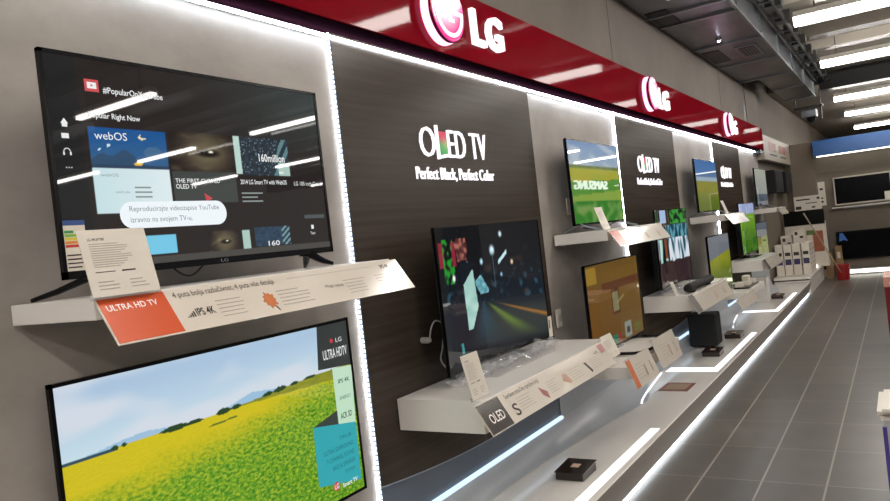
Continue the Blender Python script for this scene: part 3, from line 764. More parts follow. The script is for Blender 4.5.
for u0_, u1_ in ((0.32, 0.43), (0.545, 0.68), (0.85, 0.97), (1.02, 1.16)): pl.lines(mb, u0_, u1_, H*0.15, H*0.62, 5, th=0.2)
pl.rect(mb, 0.62, 1.04, H*0.86, H*0.87, 0.0002, 0.0006)
obj('small_print', mb, M['ink_grey'], t)
mb = MB(); pts = []
for k in range(20):
    a = 2*math.pi*k/20; r = 0.022 if k % 2 else (0.032 if k % 4 else 0.027); pts.append((0.505+r*math.cos(a)*0.85, H*0.38+r*math.sin(a)))
pl.poly(mb, pts, 0.0002, 0.001); o = obj('maple_leaf', mb, mat('leaf_print', '#c8703a', 0.4, var=0.25, scale=40), t, label='orange maple leaf picture')
mb = MB(); pl.poly(mb, [(0.512, H*0.2), (0.518, H*0.08), (0.522, H*0.09), (0.516, H*0.22)], 0.0002, 0.0008); obj('leaf_stem', mb, M['ink'], o)
# strip 2
t, pl = strip('shelf_strip', 'long cream strip with a dark OLED block, on the shelf of the night street screen', 2.53, 4.02, 0.465, 0.905, 0.54, 0.785)
W, H = pl.W, pl.H
mb = MB(); pl.rect(mb, 0.004, 0.19, 0.004, H-0.003, 0.0002, 0.0008); o = obj('dark_block', mb, mat('dark_print', '#38302c', 0.2, var=0.4, scale=14, coat=0.4), t)
mb = MB(); text_mb(mb, pl, 'OLED', 0.045, 0.165, H*0.30, H*0.60, 0.0012, weight=0.006); obj('lettering', mb, M['whiteink'], o)
mb = MB(); text_mb(mb, pl, 'Savršeno crna.Ovo oprašena boja', 0.235, 0.58, H*0.72, H*0.92, 0.001, weight=0.0); text_mb(mb, pl, 'S', 0.245, 0.295, H*0.15, H*0.55, 0.001, weight=0.01)
text_mb(mb, pl, 'webOS', 1.30, 1.36, H*0.70, H*0.80, 0.001); obj('lettering', mb, M['ink'], t)
mb = MB()
for u0_, u1_ in ((0.31, 0.48), (0.63, 0.75), (0.90, 1.06), (1.19, 1.33)): pl.lines(mb, u0_, u1_, H*0.2, H*0.68, 5, th=0.2)
obj('small_print', mb, M['ink_grey'], t)
mb = MB(); pl.poly(mb, [(0.54, H*0.62), (0.60, H*0.36), (0.585, H*0.12), (0.545, H*0.34)], 0.0002, 0.001); obj('prism_picture', mb, mat('prism_print', '#9b4a4a', 0.4, var=0.6, scale=25), t)
mb = MB(); pl.poly(mb, [(0.80, H*0.40), (0.825, H*0.62), (0.865, H*0.60), (0.885, H*0.25), (0.86, H*0.2)], 0.0002, 0.001); obj('face_picture', mb, mat('face_print', '#b0836a', 0.4, var=0.4, scale=30), t)
mb = MB(); pl.poly(mb, [(1.115, H*0.62), (1.14, H*0.60), (1.17, H*0.2), (1.15, H*0.15)], 0.0002, 0.001); obj('remote_picture', mb, M['ink'], t)
mb = MB(); pl.rect(mb, 1.395, 1.465, H*0.62, H*0.97, 0.0002, 0.001); obj('red_picture', mb, mat('flag_print', '#a3545a', 0.4, var=0.4, scale=40), t)
def plain_strip(lab, y0, y1, xt, zt_, xb, zb, blk, seed=0):
    t, pl = strip('shelf_strip', lab, y0, y1, xt, zt_, xb, zb)
    W, H = pl.W, pl.H
    if blk:
        mb = MB(); pl.rect(mb, 0.003, 0.17 if W > 0.8 else 0.07, 0.003, H-0.003, 0.0002, 0.0008); obj('coloured_block', mb, mat('strip_block', blk, 0.25, var=0.2, scale=20), t)
    mb = MB(); u = 0.22 if W > 0.8 else 0.10; k = 0
    while u < W-0.08:
        e = min(W-0.02, u+0.2); pl.lines(mb, u, e, H*0.2, H*0.75, 5, th=0.25, seed=seed+k); u += 0.27; k += 1
    obj('small_print', mb, M['ink_grey'], t)
    mb = MB(); pl.rect(mb, W*0.55, W*0.60, H*0.2, H*0.6, 0.0002, 0.001); pl.rect(mb, W*0.8, W*0.84, H*0.2, H*0.6, 0.0002, 0.001); obj('small_picture', mb, mat('tiny_print', '#9c8468', 0.5, var=0.4, scale=30), t)
    return t
plain_strip('cream strip with a red block on the shelf of the green meadow screen', 4.53, 5.73, 0.40, 1.535, 0.47, 1.43, '#c4543c', 1)
plain_strip('tilted leaflet with an orange edge, left of two on the amber screen shelf', 3.98, 4.42, 0.605, 0.80, 0.665, 0.64, '#c9714a', 2)
plain_strip('tilted leaflet without coloured edge, right of two on the amber screen shelf', 4.50, 4.98, 0.605, 0.825, 0.665, 0.65, None, 3)
plain_strip('wide cream strip with a grey block just under the soundbar', 6.14, 7.62, 0.44, 0.915, 0.52, 0.765, '#6d665f', 4)
plain_strip('cream strip on the third high shelf, beneath the ochre field screen', 8.25, 9.25, 0.40, 1.535, 0.47, 1.43, None, 5)
plain_strip('small tilted leaflet on the low shelf of the yellow field screen', 7.25, 8.15, 0.605, 0.73, 0.665, 0.635, None, 6)
plain_strip('cream strip with a dark block on the farthest thick shelf', 9.9, 11.2, 0.46, 0.91, 0.53, 0.78, '#4d4642', 7)
plain_strip('farthest cream strip, on the farthest high shelf', 12.1, 12.9, 0.40, 1.535, 0.47, 1.43, None, 8)

def card(lab, x0, y0, y1, z0, z1, lean=0.05, lines=8, header=None):
    t = thing('price_card', lab, 'price card', (x0, (y0+y1)/2, z0), None)
    pl = Pl((x0, y0, z0), (0, y1-y0, 0), (-lean, 0, z1-z0)); W, H = pl.W, pl.H
    mb = MB(); pl.rect(mb, 0, W, 0, H, -0.002, 0); obj('sheet', mb, M['paper'], t)
    mb = MB(); pl.rect(mb, -0.002, W+0.002, -0.004, 0.012, -0.012, -0.002); obj('foot', mb, M['acrylic'], t)
    mb = MB(); pl.lines(mb, W*0.12, W*0.75, H*0.42, H*0.80, 11, th=0.24); pl.lines(mb, W*0.12, W*0.45, H*0.08, H*0.24, 3, th=0.25); pl.lines(mb, W*0.58, W*0.85, H*0.08, H*0.24, 3, th=0.25, seed=3); obj('small_print', mb, M['ink_grey'], t)
    if header:
        mb = MB(); text_mb(mb, pl, header, W*0.12, W*0.36, H*0.83, H*0.87, 0.001, weight=0.01); pl.rect(mb, W*0.12, W*0.4, H*0.355, H*0.365, 0.0002, 0.001); pl.rect(mb, W*0.5, W*0.7, H*0.35, H*0.37, 0.0002, 0.001); obj('heading', mb, M['ink'], t)
    return t
card('large cream price card leaning in front of the video menu screen', 0.42, 0.985, 1.165, 1.545, 1.705, 0.04, header='LG 49UF7787')
card('narrow cream price card in front of the night street screen', 0.43, 2.585, 2.725, 0.914, 1.10, 0.04, header='LG 55EC930')
card('narrow price card in front of the meadow screen', 0.345, 4.60, 4.74, 1.547, 1.70, 0.05)
card('small clear-cornered price card beyond the right end of the OLED strip', 0.50, 4.04, 4.22, 0.912-0.11, 0.93, 0.05)
card('small price card in front of the ochre field screen', 0.34, 8.62, 8.76, 1.547, 1.70, 0.05)
card('small price card between the soundbar and the dark red screen edge', 0.30, 6.32, 6.42, 0.912, 1.02, 0.04)

# clear film and bits on shelf of OLED
def film(lab, x0, x1, y0, y1, z, amp, seed):
    mb = MB(); nx, ny = 14, 46; vs = []
    for i in range(ny+1):
        for j in range(nx+1):
            x = x0+(x1-x0)*j/nx+noise.noise(Vector((i*0.5, j*0.7, seed)))*0.02; y = y0+(y1-y0)*i/ny
            h = abs(noise.noise(Vector((x*14, y*9, seed))))*amp+abs(noise.noise(Vector((x*31, y*23, seed+3))))*amp*0.6
            vs.append((x, y, z+0.002+h))
    mb.add(vs, [(i*(nx+1)+j, i*(nx+1)+j+1, (i+1)*(nx+1)+j+1, (i+1)*(nx+1)+j) for i in range(ny) for j in range(nx)])
    return tag(obj('plastic_film', mb, M['clear'], None), lab, 'plastic film')
film('crumpled clear plastic film around the foot of the night street screen', 0.17, 0.27, 2.76, 3.95, 0.915, 0.075, 1)
film('crumpled clear plastic film around the foot of the street walkers screen', 0.24, 0.36, 6.4, 7.2, 0.915, 0.07, 5)

# soundbar
t = thing('soundbar', 'black round-ended soundbar resting on the thick shelf above its paper strip', 'soundbar', (0.38, 6.75, 0.915))
mb = MB(); mb.tube([(0.395, 6.36, 0.958), (0.395, 6.38, 0.958), (0.395, 7.22, 0.958), (0.395, 7.24, 0.958)], 0.036, 14); obj('body', mb, mat('speaker_cloth', '#171312', 0.8, bump=0.3, scale=300), t, smooth=True)
for yy in (6.5, 7.1): obj('foot', MB().box(0.37, 0.42, yy-0.03, yy+0.03, 0.911, 0.93), M['black'], t)
# subwoofer
t = thing('subwoofer', 'large black cube speaker standing on the white platform', 'speaker', (0.16, 7.7, 0.22))
obj('cabinet', MB().box(0.045, 0.31, 7.6, 7.86, 0.235, 0.56), M['black_matte'], t, bevel=0.008)
for xx in (0.07, 0.26):
    for yy in (7.64, 7.82): obj('foot', MB().box(xx-0.015, xx+0.015, yy-0.015, yy+0.015, 0.2205, 0.235), M['black'], t)
obj('front_cloth', MB().box(0.31, 0.316, 7.615, 7.845, 0.25, 0.545), mat('grille_cloth', '#0b0b0c', 0.9), t)

# little dark control boxes on the platform
def ctrl(lab, x, y, s=1.0):
    t = thing('remote_box', lab, 'box', (x, y, 0.221), None)
    mb = MB(); a = 0.08*s; b = 0.10*s
    mb.add([(x-a, y-b, .222), (x+a, y-b, .222), (x+a, y+b, .222), (x-a, y+b, .222), (x-a, y-b, .262), (x+a, y-b, .262), (x+a, y+b, .275), (x-a, y+b, .275)],
           [(3,2,1,0), (4,5,6,7), (0,1,5,4), (1,2,6,5), (2,3,7,6), (3,0,4,7)])
    obj('case', mb, M['dark'], t, bevel=0.003)
    pl = Pl((x-a, y-b, .2625), (2*a, 0, 0), (0, 2*b, .013))
    mb = MB(); pl.rect(mb, -0.006, 2*a+0.006, -0.004, 2*b+0.006, 0, 0.003); o = obj('lid', mb, mat('lid_gloss', '#2a1f1b', 0.12), t)
    mb = MB(); pl.rect(mb, a*0.7, a*1.3, b*0.8, b*1.3, 0.003, 0.004); obj('button', mb, mat('button_lit', '#d9b9a5', 0.3), o)
ctrl('dark brown remote control box nearest on the white platform', 0.35, 3.72)
ctrl('dark brown box on the platform, nearer of two beside the black cube speaker', 0.35, 7.22)
ctrl('dark brown box on the platform, farther of two past the black cube speaker', 0.36, 8.22)
ctrl('farthest dark brown box, by the platform end', 0.355, 11.6)
t = thing('leaflet', 'reddish printed leaflet lying flat on the platform near the amber screen', 'leaflet', (0.35, 5.87, 0.2215))
obj('sheet', MB().box(0.24, 0.47, 5.72, 6.01, 0.2215, 0.2235), mat('leaflet_red', '#8a5148', 0.3), t)
obj('picture', MB().box(0.27, 0.44, 5.76, 5.97, 0.2235, 0.2242), mat('leaflet_tan', '#a08a6e', 0.3, var=0.3, scale=20), t)
t = thing('accessory_tray', 'black tray with small white gadgets on the low shelf beyond the soundbar', 'tray', (0.5, 7.95, 0.742))
obj('tray', MB().box(0.42, 0.58, 8.15, 8.75, 0.741, 0.755), M['black'], t)
for k, (xx, yy, hh) in enumerate(((0.47, 8.25, .05), (0.52, 8.42, .04), (0.48, 8.60, .09), (0.53, 8.66, .045))):
    obj('gadget', MB().box(xx-0.04, xx+0.03, yy-0.06, yy+0.06, 0.755, 0.755+hh), M['paper'], t, bevel=0.006)
t = thing('white_block', 'white display block standing on the platform below the farthest thick shelf', 'display block', (0.15, 11.4, 0.22))
obj('block', MB().box(0.03, 0.27, 11.25, 11.5, 0.221, 0.56), M['shelf'], t, bevel=0.004)
obj('top_panel', MB().box(0.025, 0.275, 11.245, 11.505, 0.56, 0.572), M['white_gloss'], t)

# sockets + cables
def socket(lab, y, z, n=1, x=0.02):
    t = thing('wall_socket', lab, 'socket', (x, y, z))
    obj('plate', MB().box(x, x+0.012, y-0.04, y+0.04, z-0.06*n, z+0.06*n), M['paper'], t, bevel=0.004)
    mb = MB(); mb.lathe((x+0.012, y, z), [(0.026, 0), (0.026, 0.006), (0.020, 0.006)], 16, axis='x'); obj('outlet', mb, M['cable_white'], t)
socket('white wall socket left of the meadow screen', 4.84, 1.735); socket('white wall socket left of the ochre field screen', 8.62, 1.74); socket('white wall socket left of the amber screen', 4.45, 1.0, 1)
t = thing('power_cable', 'white plug and cable hanging beside the night street screen', 'cable', (0.05, 2.95, 1.1))
mb = MB(); mb.lathe((0.017, 2.86, 1.13), [(0.015, 0), (0.015, 0.035), (0.008, 0.05)], 14, axis='x'); obj('plug', mb, M['cable_white'], t)
pts = [(0.06, 2.86, 1.13), (0.075, 2.865, 1.19), (0.075, 2.91, 1.215), (0.075, 2.97, 1.18), (0.075, 2.94, 1.08), (0.08, 2.91, 1.02), (0.11, 2.95, 0.95), (0.17, 2.93, 0.92)]
def smooth_path(p, k=6):
    p = [Vector(q) for q in p]; out = []
    for i in range(len(p)-1):
        a = p[max(i-1, 0)]; b = p[i]; c = p[i+1]; d = p[min(i+2, len(p)-1)]
        for j in range(k):
            t_ = j/k; out.append(0.5*((2*b)+(-a+c)*t_+(2*a-5*b+4*c-d)*t_*t_+(-a+3*b-3*c+d)*t_**3))
    out.append(p[-1]); return out
obj('cord', MB().tube(smooth_path(pts), 0.004, 6), M['cable_white'], t)
t = thing('cable_coil', 'small coil of black cable under the meadow screen', 'cable', (0.12, 4.85, 1.55))
pts = [(0.10+0.03*math.cos(a), 4.95+0.05*math.sin(a)+a*0.002, 1.553+0.004*a/3+0.015*abs(math.sin(a*0.5))) for a in [k*0.45 for k in range(42)]]
obj('coil', MB().tube(pts, 0.0035, 6), M['cable_black'], t)

# ------------------------------------------------------------------ lit wall lettering + emblems
for k, yy in enumerate((2.965, 6.51, 10.14)):
    nm = ('nearest', 'middle', 'farthest')[k]
    t = thing('lit_lettering', 'glowing white OLED TV slogan on the %s wood panel' % nm, 'sign', (0.05, yy+0.4, 1.9))
    pw = Pl((0.016, yy, 1.895), (0, 1, 0), (0, 0, 1))
    mb = MB(); text_mb(mb, pw, 'O', 0.06, 0.195, 0.125, 0.275, 0.004, 0.012, weight=-0.012)
    text_mb(mb, pw, 'ED', 0.325, 0.50, 0.128, 0.272, 0.004, 0.012, weight=-0.012); text_mb(mb, pw, 'TV', 0.56, 0.735, 0.128, 0.272, 0.004, 0.012, weight=-0.012)
    pw.rect(mb, 0.213, 0.230, 0.115, 0.29, 0.004, 0.016); pw.poly(mb, [(0.213, 0.115), (0.31, 0.128), (0.31, 0.146), (0.213, 0.133)], 0.004, 0.016)
    obj('large_letters', mb, M['signwhite'], t)
    def rain(u, v):
        c = mixc(hx('#58b06a'), hx('#e05a6c'), sm(0.3, 0.8, v)); return mixc(c, hx('#f2d9a0'), sm(0.5, 0.0, abs(v-0.45))*0.6*u)
    picture('rainbow_panel', Pl((0.016, yy+0.232, 1.895+0.142), (0, 0.076, 0), (0, 0, 0.118)), rain, 8, 10, t, 0.012)
    mb = MB(); text_mb(mb, pw, 'Perfect Black, Perfect Color', 0.0, 0.80, 0.0, 0.072, 0.004, 0.008, weight=0.0); obj('slogan_letters', mb, M['signwhite'], t)

def disc_fn_mat(name):
    m, nt, p = new_mat(name)
    tc = nt.nodes.new('ShaderNodeTexCoord'); g = nt.nodes.new('ShaderNodeTexGradient'); g.gradient_type = 'SPHERICAL'
    mp = nt.nodes.new('ShaderNodeMapping'); mp.inputs['Location'].default_value = (0, 0.2, -0.05); mp.inputs['Scale'].default_value = (1, 6.0, 6.0)
    cr = nt.nodes.new('ShaderNodeValToRGB'); cr.color_ramp.elements[0].color = (*rgb('#e0308a'), 1); cr.color_ramp.elements[1].color = (1, 0.9, 0.97, 1)
    cr.color_ramp.elements[0].position = 0.05; cr.color_ramp.elements[1].position = 0.75
    nt.links.new(tc.outputs['Object'], mp.inputs['Vector']); nt.links.new(mp.outputs['Vector'], g.inputs['Vector']); nt.links.new(g.outputs['Fac'], cr.inputs['Fac'])
    nt.links.new(cr.outputs['Color'], p.inputs['Emission Color']); p.inputs['Emission Strength'].default_value = 1.1; p.inputs['Base Color'].default_value = (0.2, 0.01, 0.05, 1)
    p.inputs['Roughness'].default_value = 0.15
    return m
M['disc'] = disc_fn_mat('emblem_face'); M['halo'] = emat('emblem_halo', rgb('#ffb0dc'), 2.4); M['rim'] = mat('emblem_rim', '#6d1022', 0.2, metal=0.6)
for k, yy in enumerate((3.17, 6.77, 10.37)):
    t = thing('lit_emblem', 'glowing pink round face emblem, %s of three on the red fascia' % ('nearest', 'middle', 'farthest')[k], 'emblem', (0.2, yy, 2.76))
    zc = 2.725; R_ = 0.155
    obj('halo_ring', MB().lathe((0.12, yy, zc), [(R_*1.0, 0.002), (R_*1.02, 0.008), (R_*1.02, 0.028), (R_*0.9, 0.030)], 48, axis='x'), M['halo'], t, smooth=True)
    obj('rim', MB().lathe((0.12, yy, zc), [(R_*0.82, 0.030), (R_*0.82, 0.044), (R_*0.99, 0.046), (R_*0.99, 0.062)], 48, axis='x'), M['rim'], t, smooth=True)
    obj('face', MB().lathe((0.12, yy, zc), [(R_*0.97, 0.061), (R_*0.96, 0.068)], 48, axis='x'), M['disc'], t)
    sc_ = 0.155/0.19; pe = Pl((0.189, yy, zc), (0, 1, 0), (0, 0, 1)); mb = MB()
    def arc(r0, r1, a0, a1, n=30):
        for q in range(n):
            t0 = a0+(a1-a0)*q/n; t1_ = a0+(a1-a0)*(q+1)/n
            pe.poly(mb, [(sc_*r0*math.cos(t0), sc_*r0*math.sin(t0)), (sc_*r1*math.cos(t0), sc_*r1*math.sin(t0)), (sc_*r1*math.cos(t1_), sc_*r1*math.sin(t1_)), (sc_*r0*math.cos(t1_), sc_*r0*math.sin(t1_))], 0, 0.004)
    arc(0.135, 0.16, math.radians(70), math.radians(360)); pe.rect(mb, 0.045, 0.13, -0.011, 0.011, 0, 0.004)
    pe.rect(mb, -0.010, 0.010, -0.05, 0.065, 0, 0.004); pe.rect(mb, -0.010, 0.04, -0.053, -0.036, 0, 0.004)
    mb.prism([pe.p(-0.05+0.017*math.cos(a), 0.045+0.017*math.sin(a)) for a in [q*math.pi/8 for q in range(16)]], pe.N*0.004)
    obj('face_mark', mb, M['signwhite'], t)
    t = thing('lit_lettering', 'glowing white LG letters, %s pair on the red fascia' % ('nearest', 'middle', 'farthest')[k], 'sign', (0.13, yy+0.4, 2.63))
    pe = Pl((0.122, yy+0.325, 2.63), (0, 1, 0), (0, 0, 1))
    for nm_, u0_, u1_ in (('L', 0.0, 0.14), ('G', 0.165, 0.355)):
        mb = MB(); text_mb(mb, pe, nm_, u0_, u1_, 0.0, 0.195, 0.0, 0.025, weight=0.018); obj('letter', mb, M['signwhite'], t)

# ------------------------------------------------------------------ end section beyond the branded run
struct('trim_end_fascia', MB().box(0, 0.12, YE+0.02, 17.0, 2.38, 2.80), mat('end_fascia', '#a59b8e', 0.5))
t = thing('fascia_pictures', 'row of small orange squares over black captions on the pale end fascia', 'sign', (0.13, 14.8, 2.5))
for yy in (14.05, 15.35):
    obj('orange_square', MB().box(0.12, 0.124, yy, yy+0.85, 2.56, 2.71), mat('dull_orange', '#8f4f38', 0.5, var=0.2), t)
    obj('caption_bar', MB().box(0.12, 0.124, yy+0.1, yy+0.9, 2.475, 2.50), M['ink'], t)
t = thing('ceiling_end_cap', 'short black cap closing the end of the light line', 'cap', (0.05, 13.3, 2.5))
obj('cap', MB().box(0.02, 0.11, YE-0.33, YE-0.02, 2.47, 2.523), M['black'], t)
for y0_, y1_, lab in ((14.1, 15.1, 'nearer black speaker panel mounted on the wall past the red fascia'), (15.5, 16.4, 'farther black speaker panel mounted on the wall past the red fascia')):
    t = thing('wall_speaker', lab, 'speaker', (0.05, (y0_+y1_)/2, 1.8)); obj('cabinet', MB().box(0.002, 0.16, y0_, y1_, 1.80, 2.21), mat('speaker_black', '#060606', 0.8), t, bevel=0.01)
    obj('front_cloth', MB().box(0.16, 0.168, y0_+0.03, y1_-0.03, 1.83, 2.18), mat('cloth_dark', '#0b0a0a', 0.9), t)
bb = thing('box_plinth', 'stepped cream plinth at the end of the platform, holding packaged goods', 'plinth', (0.3, 14.9, 0))
obj('base', MB().box(0.002, 0.57, 13.82, 16.35, 0, 0.24), M['shelf'], bb, bevel=0.004)
obj('shadow_gap', MB().box(0.002, 0.55, 13.82, 16.35, 0.24, 0.262), M['black_matte'], bb)
obj('top', MB().box(0.002, 0.59, 13.80, 16.35, 0.262, 0.31), M['shelf'], bb, bevel=0.004)
obj('spot', MB().lathe((0.52, 15.6, 0.31), [(0.025, 0), (0.03, 0.03), (0.02, 0.045)], 12), M['warmled'], bb)
pos = [(0.02, 14.15), (0.16, 14.15), (0.30, 14.15), (0.44, 14.25), (0.44, 14.55), (0.44, 14.85)]
desc = ['leftmost upright white carton in the front row on the cream plinth', 'second upright white carton from the wall on the cream plinth', 'third upright white carton from the wall on the cream plinth',
        'white carton at the corner of the cream plinth', 'white carton just behind the corner one on the plinth edge', 'rearmost white carton along the plinth edge']
for (xx, yy), lab in zip(pos, desc):
    t = thing('carton', lab, 'carton', (xx+0.06, yy, 0.311), 'white cartons on the plinth')
    obj('box', MB().box(xx, xx+0.125, yy, yy+0.25, 0.311, 0.86), M['paper'], t, bevel=0.003)
    obj('black_picture', MB().box(xx+0.02, xx+0.105, yy-0.003, yy, 0.66, 0.72), M['ink'], t)
    obj('purple_picture', MB().box(xx+0.015, xx+0.11, yy-0.003, yy, 0.50, 0.60), mat('purple_print', '#39325a', 0.4), t)
    mb = MB(); Pl((xx+0.127, yy, 0.32), (0, 0.25, 0), (0, 0, 0.5)).lines(mb, 0.03, 0.2, 0.05, 0.45, 5); obj('side_print', mb, M['ink_grey'], t)
for xx, yy, z1, lab in ((0.03, 14.95, 0.98, 'large white carton leaning by the wall behind the front row of cartons'), (0.24, 15.0, 1.08, 'tall white carton with small dark pictures behind the front row of cartons')):
    t = thing('carton', lab, 'carton', (xx+0.1, yy+0.1, 0.311)); obj('box', MB().box(xx, xx+0.19, yy, yy+0.3, 0.311, z1), M['paper'], t, bevel=0.003)
    mb = MB(); mb.box(xx+0.03, xx+0.08, yy-0.003, yy, z1-0.10, z1-0.04); mb.box(xx+0.11, xx+0.17, yy-0.003, yy, z1-0.16, z1-0.12); obj('dark_print', mb, M['ink'], t)
t = thing('promo_stand', 'tall end display with a black screen, cream header and picture poster', 'display stand', (0.4, 14.95, 0.31))
obj('header', MB().box(0.24, 0.71, 15.70, 15.74, 1.415, 1.69), M['paper'], t)
mb = MB(); ph = Pl((0.24, 15.699, 1.42), (0.47, 0, 0), (0, 0, 0.27)); ph.rect(mb, .04, .28, .19, .215, 0, .001); ph.rect(mb, .40, .45, .19, .23, 0, .001); ph.rect(mb, .2, .4, .12, .135, 0, .001); ph.rect(mb, .02, .12, .02, .08, 0, .001); ph.rect(mb, .3, .36, .03, .06, 0, .001); obj('header_print', mb, M['ink'], t)
obj('black_screen', MB().box(0.02, 0.73, 15.72, 15.80, 1.13, 1.42), M['black'], t)
obj('poster', MB().box(0.02, 0.74, 15.74, 15.82, 0.312, 1.18), M['paper'], t)
obj('red_picture', MB().box(0.50, 0.68, 15.732, 15.741, 0.60, 1.0), mat('orange_red_print', '#a0583a', 0.4, var=0.5, scale=9), t)
obj('green_picture', MB().box(0.30, 0.55, 15.730, 15.741, 0.93, 1.02), mat('green_print', '#5d6e3a', 0.4, var=0.5, scale=9), t)
obj('leaflet_stack', MB().box(0.10, 0.40, 15.5, 15.7, 0.87, 1.02), M['paper'], t, bevel=0.01)

# back display wall
struct('wall_back', MB().box(-0.02, 4.0, 17.0, 17.2, 0, 2.79), M['backwall'])
struct('wall_back_pier', MB().box(0.1, 0.55, 16.9, 17.0, 0, 2.79), M['tanwall'])
t = thing('blue_band', 'bright blue band along the top of the back display wall', 'fascia', (2, 16.85, 2.47))
obj('band', MB().box(0.57, 3.98, 16.78, 16.98, 2.48, 2.79), mat('blue_gloss', '#0f4a85', 0.3, emit=rgb('#0f4f92'), es=0.06), t, bevel=0.004)
obj('light_line', MB().box(0.62, 3.98, 16.84, 16.88, 2.455, 2.478), M['warmled'], t)
t = thing('floor_light', 'warm white light line along the foot of the back wall', 'light strip', (2, 16.9, 0.03))
obj('diffuser', MB().box(0.98, 3.98, 16.90, 16.93, 0.03, 0.10), M['warmled'], t)
obj('channel', MB().box(0.98, 3.98, 16.93, 16.995, 0.0, 0.12), M['chrome'], t)
def btv(lab, x0, x1, z0, z1, fr, blue):
    t = thing('television', lab, 'television', ((x0+x1)/2, 16.95, z0))
    obj('housing', MB().box(x0+0.01, x1-0.01, 16.93, 16.995, z0+0.01, z1-0.01), M['black_matte'], t)
    m = mat('pale_frame', '#b9b2a5', 0.35) if fr else M['black']; b = 0.025
    mb = MB(); mb.box(x0, x0+b, 16.90, 16.93, z0, z1); mb.box(x1-b, x1, 16.90, 16.93, z0, z1); mb.box(x0, x1, 16.90, 16.93, z1-b, z1); mb.box(x0, x1, 16.90, 16.93, z0, z0+b); obj('bezel', mb, m, t)
    obj('screen', MB().box(x0+b, x1-b, 16.915, 16.93, z0+b, z1-b), mat('off_screen', '#040406', 0.2, spec=0.08), t)
    if blue: mb = MB(); pb = Pl((x0+0.04, 16.913, z1-0.20), (0.16, 0, 0), (0, 0, 0.17)); pb.poly(mb, [(0, 0), (0.02, .17), (.08, .17), (.16, 0.0), (0.08, .03)], 0, .001); obj('blue_sticker', mb, emat('blue_lit', rgb('#2f6fc0'), 0.3), t)
    else: mb = MB(); mb.box(x1-0.14, x1-0.03, 16.90, 16.905, z0+0.02, z0+0.18); obj('paper_tag', mb, M['paper'], t)
t = thing('wall_shelf', 'long thin shelf under the pale-framed screen on the back wall', 'shelf', (1.6, 16.9, 1.38)); obj('board', MB().box(0.80, 2.6, 16.78, 16.998, 1.375, 1.395), M['shelf'], t); obj('bracket', MB().box(1.0, 2.4, 16.97, 16.998, 1.35, 1.375), M['chrome'], t)
btv('pale-framed television hung high on the back wall', 0.86, 1.88, 1.43, 2.0, True, False)
btv('black television with a blue sticker, low on the back wall', 0.82, 2.05, 0.32, 0.89, False, True)
t = thing('wall_notice', 'narrow white notice strip on the back wall left of the pale-framed screen', 'notice', (0.63, 16.99, 1.45))
obj('sheet', MB().box(0.57, 0.70, 16.985, 16.998, 1.46, 1.95), M['paper'], t); obj('print', MB().box(0.60, 0.66, 16.982, 16.985, 1.78, 1.82), M['ink'], t)
mb = MB(); mb.box(0.61, 0.65, 16.982, 16.985, 1.52, 1.56); mb.box(0.61, 0.65, 16.982, 16.985, 1.60, 1.63); obj('symbols', mb, M['ink'], t)
for x0, x1, yy, z1, lab in ((0.62, 0.74, 16.35, 0.50, 'shorter brown carton on the floor left of the red bucket'), (0.78, 0.90, 16.70, 0.62, 'tall brown carton behind the red bucket')):
    t = thing('carton', lab, 'carton', ((x0+x1)/2, yy, 0)); obj('box', MB().box(x0, x1, yy, yy+0.15, 0, z1), M['cardboard'], t, bevel=0.004); obj('label_patch', MB().box(x0+0.03, x1-0.03, yy-0.003, yy, z1*0.6, z1*0.8), M['paper'], t)
t = thing('carton', 'small white package on top of the tall brown carton', 'carton', (0.8, 16.8, 0.62)); obj('box', MB().box(0.63, 0.76, 16.72, 16.84, 0.0, 0.90), M['paper'], t); obj('picture', MB().box(0.65, 0.74, 16.715, 16.72, 0.78, 0.85), M['ink'], t)
t.location = (0.7, 16.78, 0)
t['label'] = 'tall white package standing left of the tall brown carton'
for c in t.children: pass
t = thing('mop_bucket', 'red plastic bucket on the floor by the back wall', 'bucket', (0.93, 16.0, 0))
obj('bucket', MB().lathe((0.93, 16.0, 0), [(0.105, 0.0), (0.135, 0.28), (0.143, 0.28), (0.143, 0.30), (0.125, 0.30), (0.10, 0.02)], 28), M['bucket'], t, smooth=False)
mb = MB(); mb.tube([(0.93+0.147*math.cos(a), 16.0-0.10*math.sin(a)*0.5-0.02, 0.31-0.05*math.sin(a)) for a in [math.pi*k/12 for k in range(13)]], 0.004, 6); obj('handle', mb, M['chrome'], t)
t = thing('mop', 'pale mop handle leaning out of the red bucket', 'mop', (0.9, 15.9, 0.05))
obj('pole', MB().tube([(0.93, 15.95, 0.08), (0.47, 14.9, 1.37)], 0.011, 8), mat('pole_cream', '#b8ab90', 0.5), t)
obj('mop_head', MB().lathe((0.93, 16.0, 0.03), [(0.06, 0), (0.07, 0.06), (0.02, 0.10)], 12), M['paper'], t)
# ------------------------------------------------------------------ right edge: counter and leaflet stand
t = thing('red_counter', 'dark red counter block at the right edge with a pale red top', 'counter', (2.1, 8.9, 0))
obj('body', MB().box(1.78, 2.7, 8.5, 9.2, 0.0, 0.64), M['darkred'], t, bevel=0.004)
obj('top_box', MB().box(1.775, 2.6, 8.48, 9.1, 0.64, 0.74), mat('pale_red', '#c98d7d', 0.4), t, bevel=0.004)
obj('white_stripe', MB().box(1.83, 2.5, 8.476, 8.48, 0.665, 0.69), M['whiteink'], t)
t = thing('leaflet_stand', 'white stand with a purple edge and loose leaflets at the lower right edge', 'stand', (2.0, 4.2, 0))
obj('cabinet', MB().box(1.835, 2.35, 4.0, 4.45, 0.0, 0.50), mat('stand_white', '#b9b4b2', 0.4), t, bevel=0.003)
obj('purple_edge', MB().box(1.828, 1.846, 3.992, 4.01, 0.0, 0.47), mat('purple_edge', '#4a3f8c', 0.4), t)
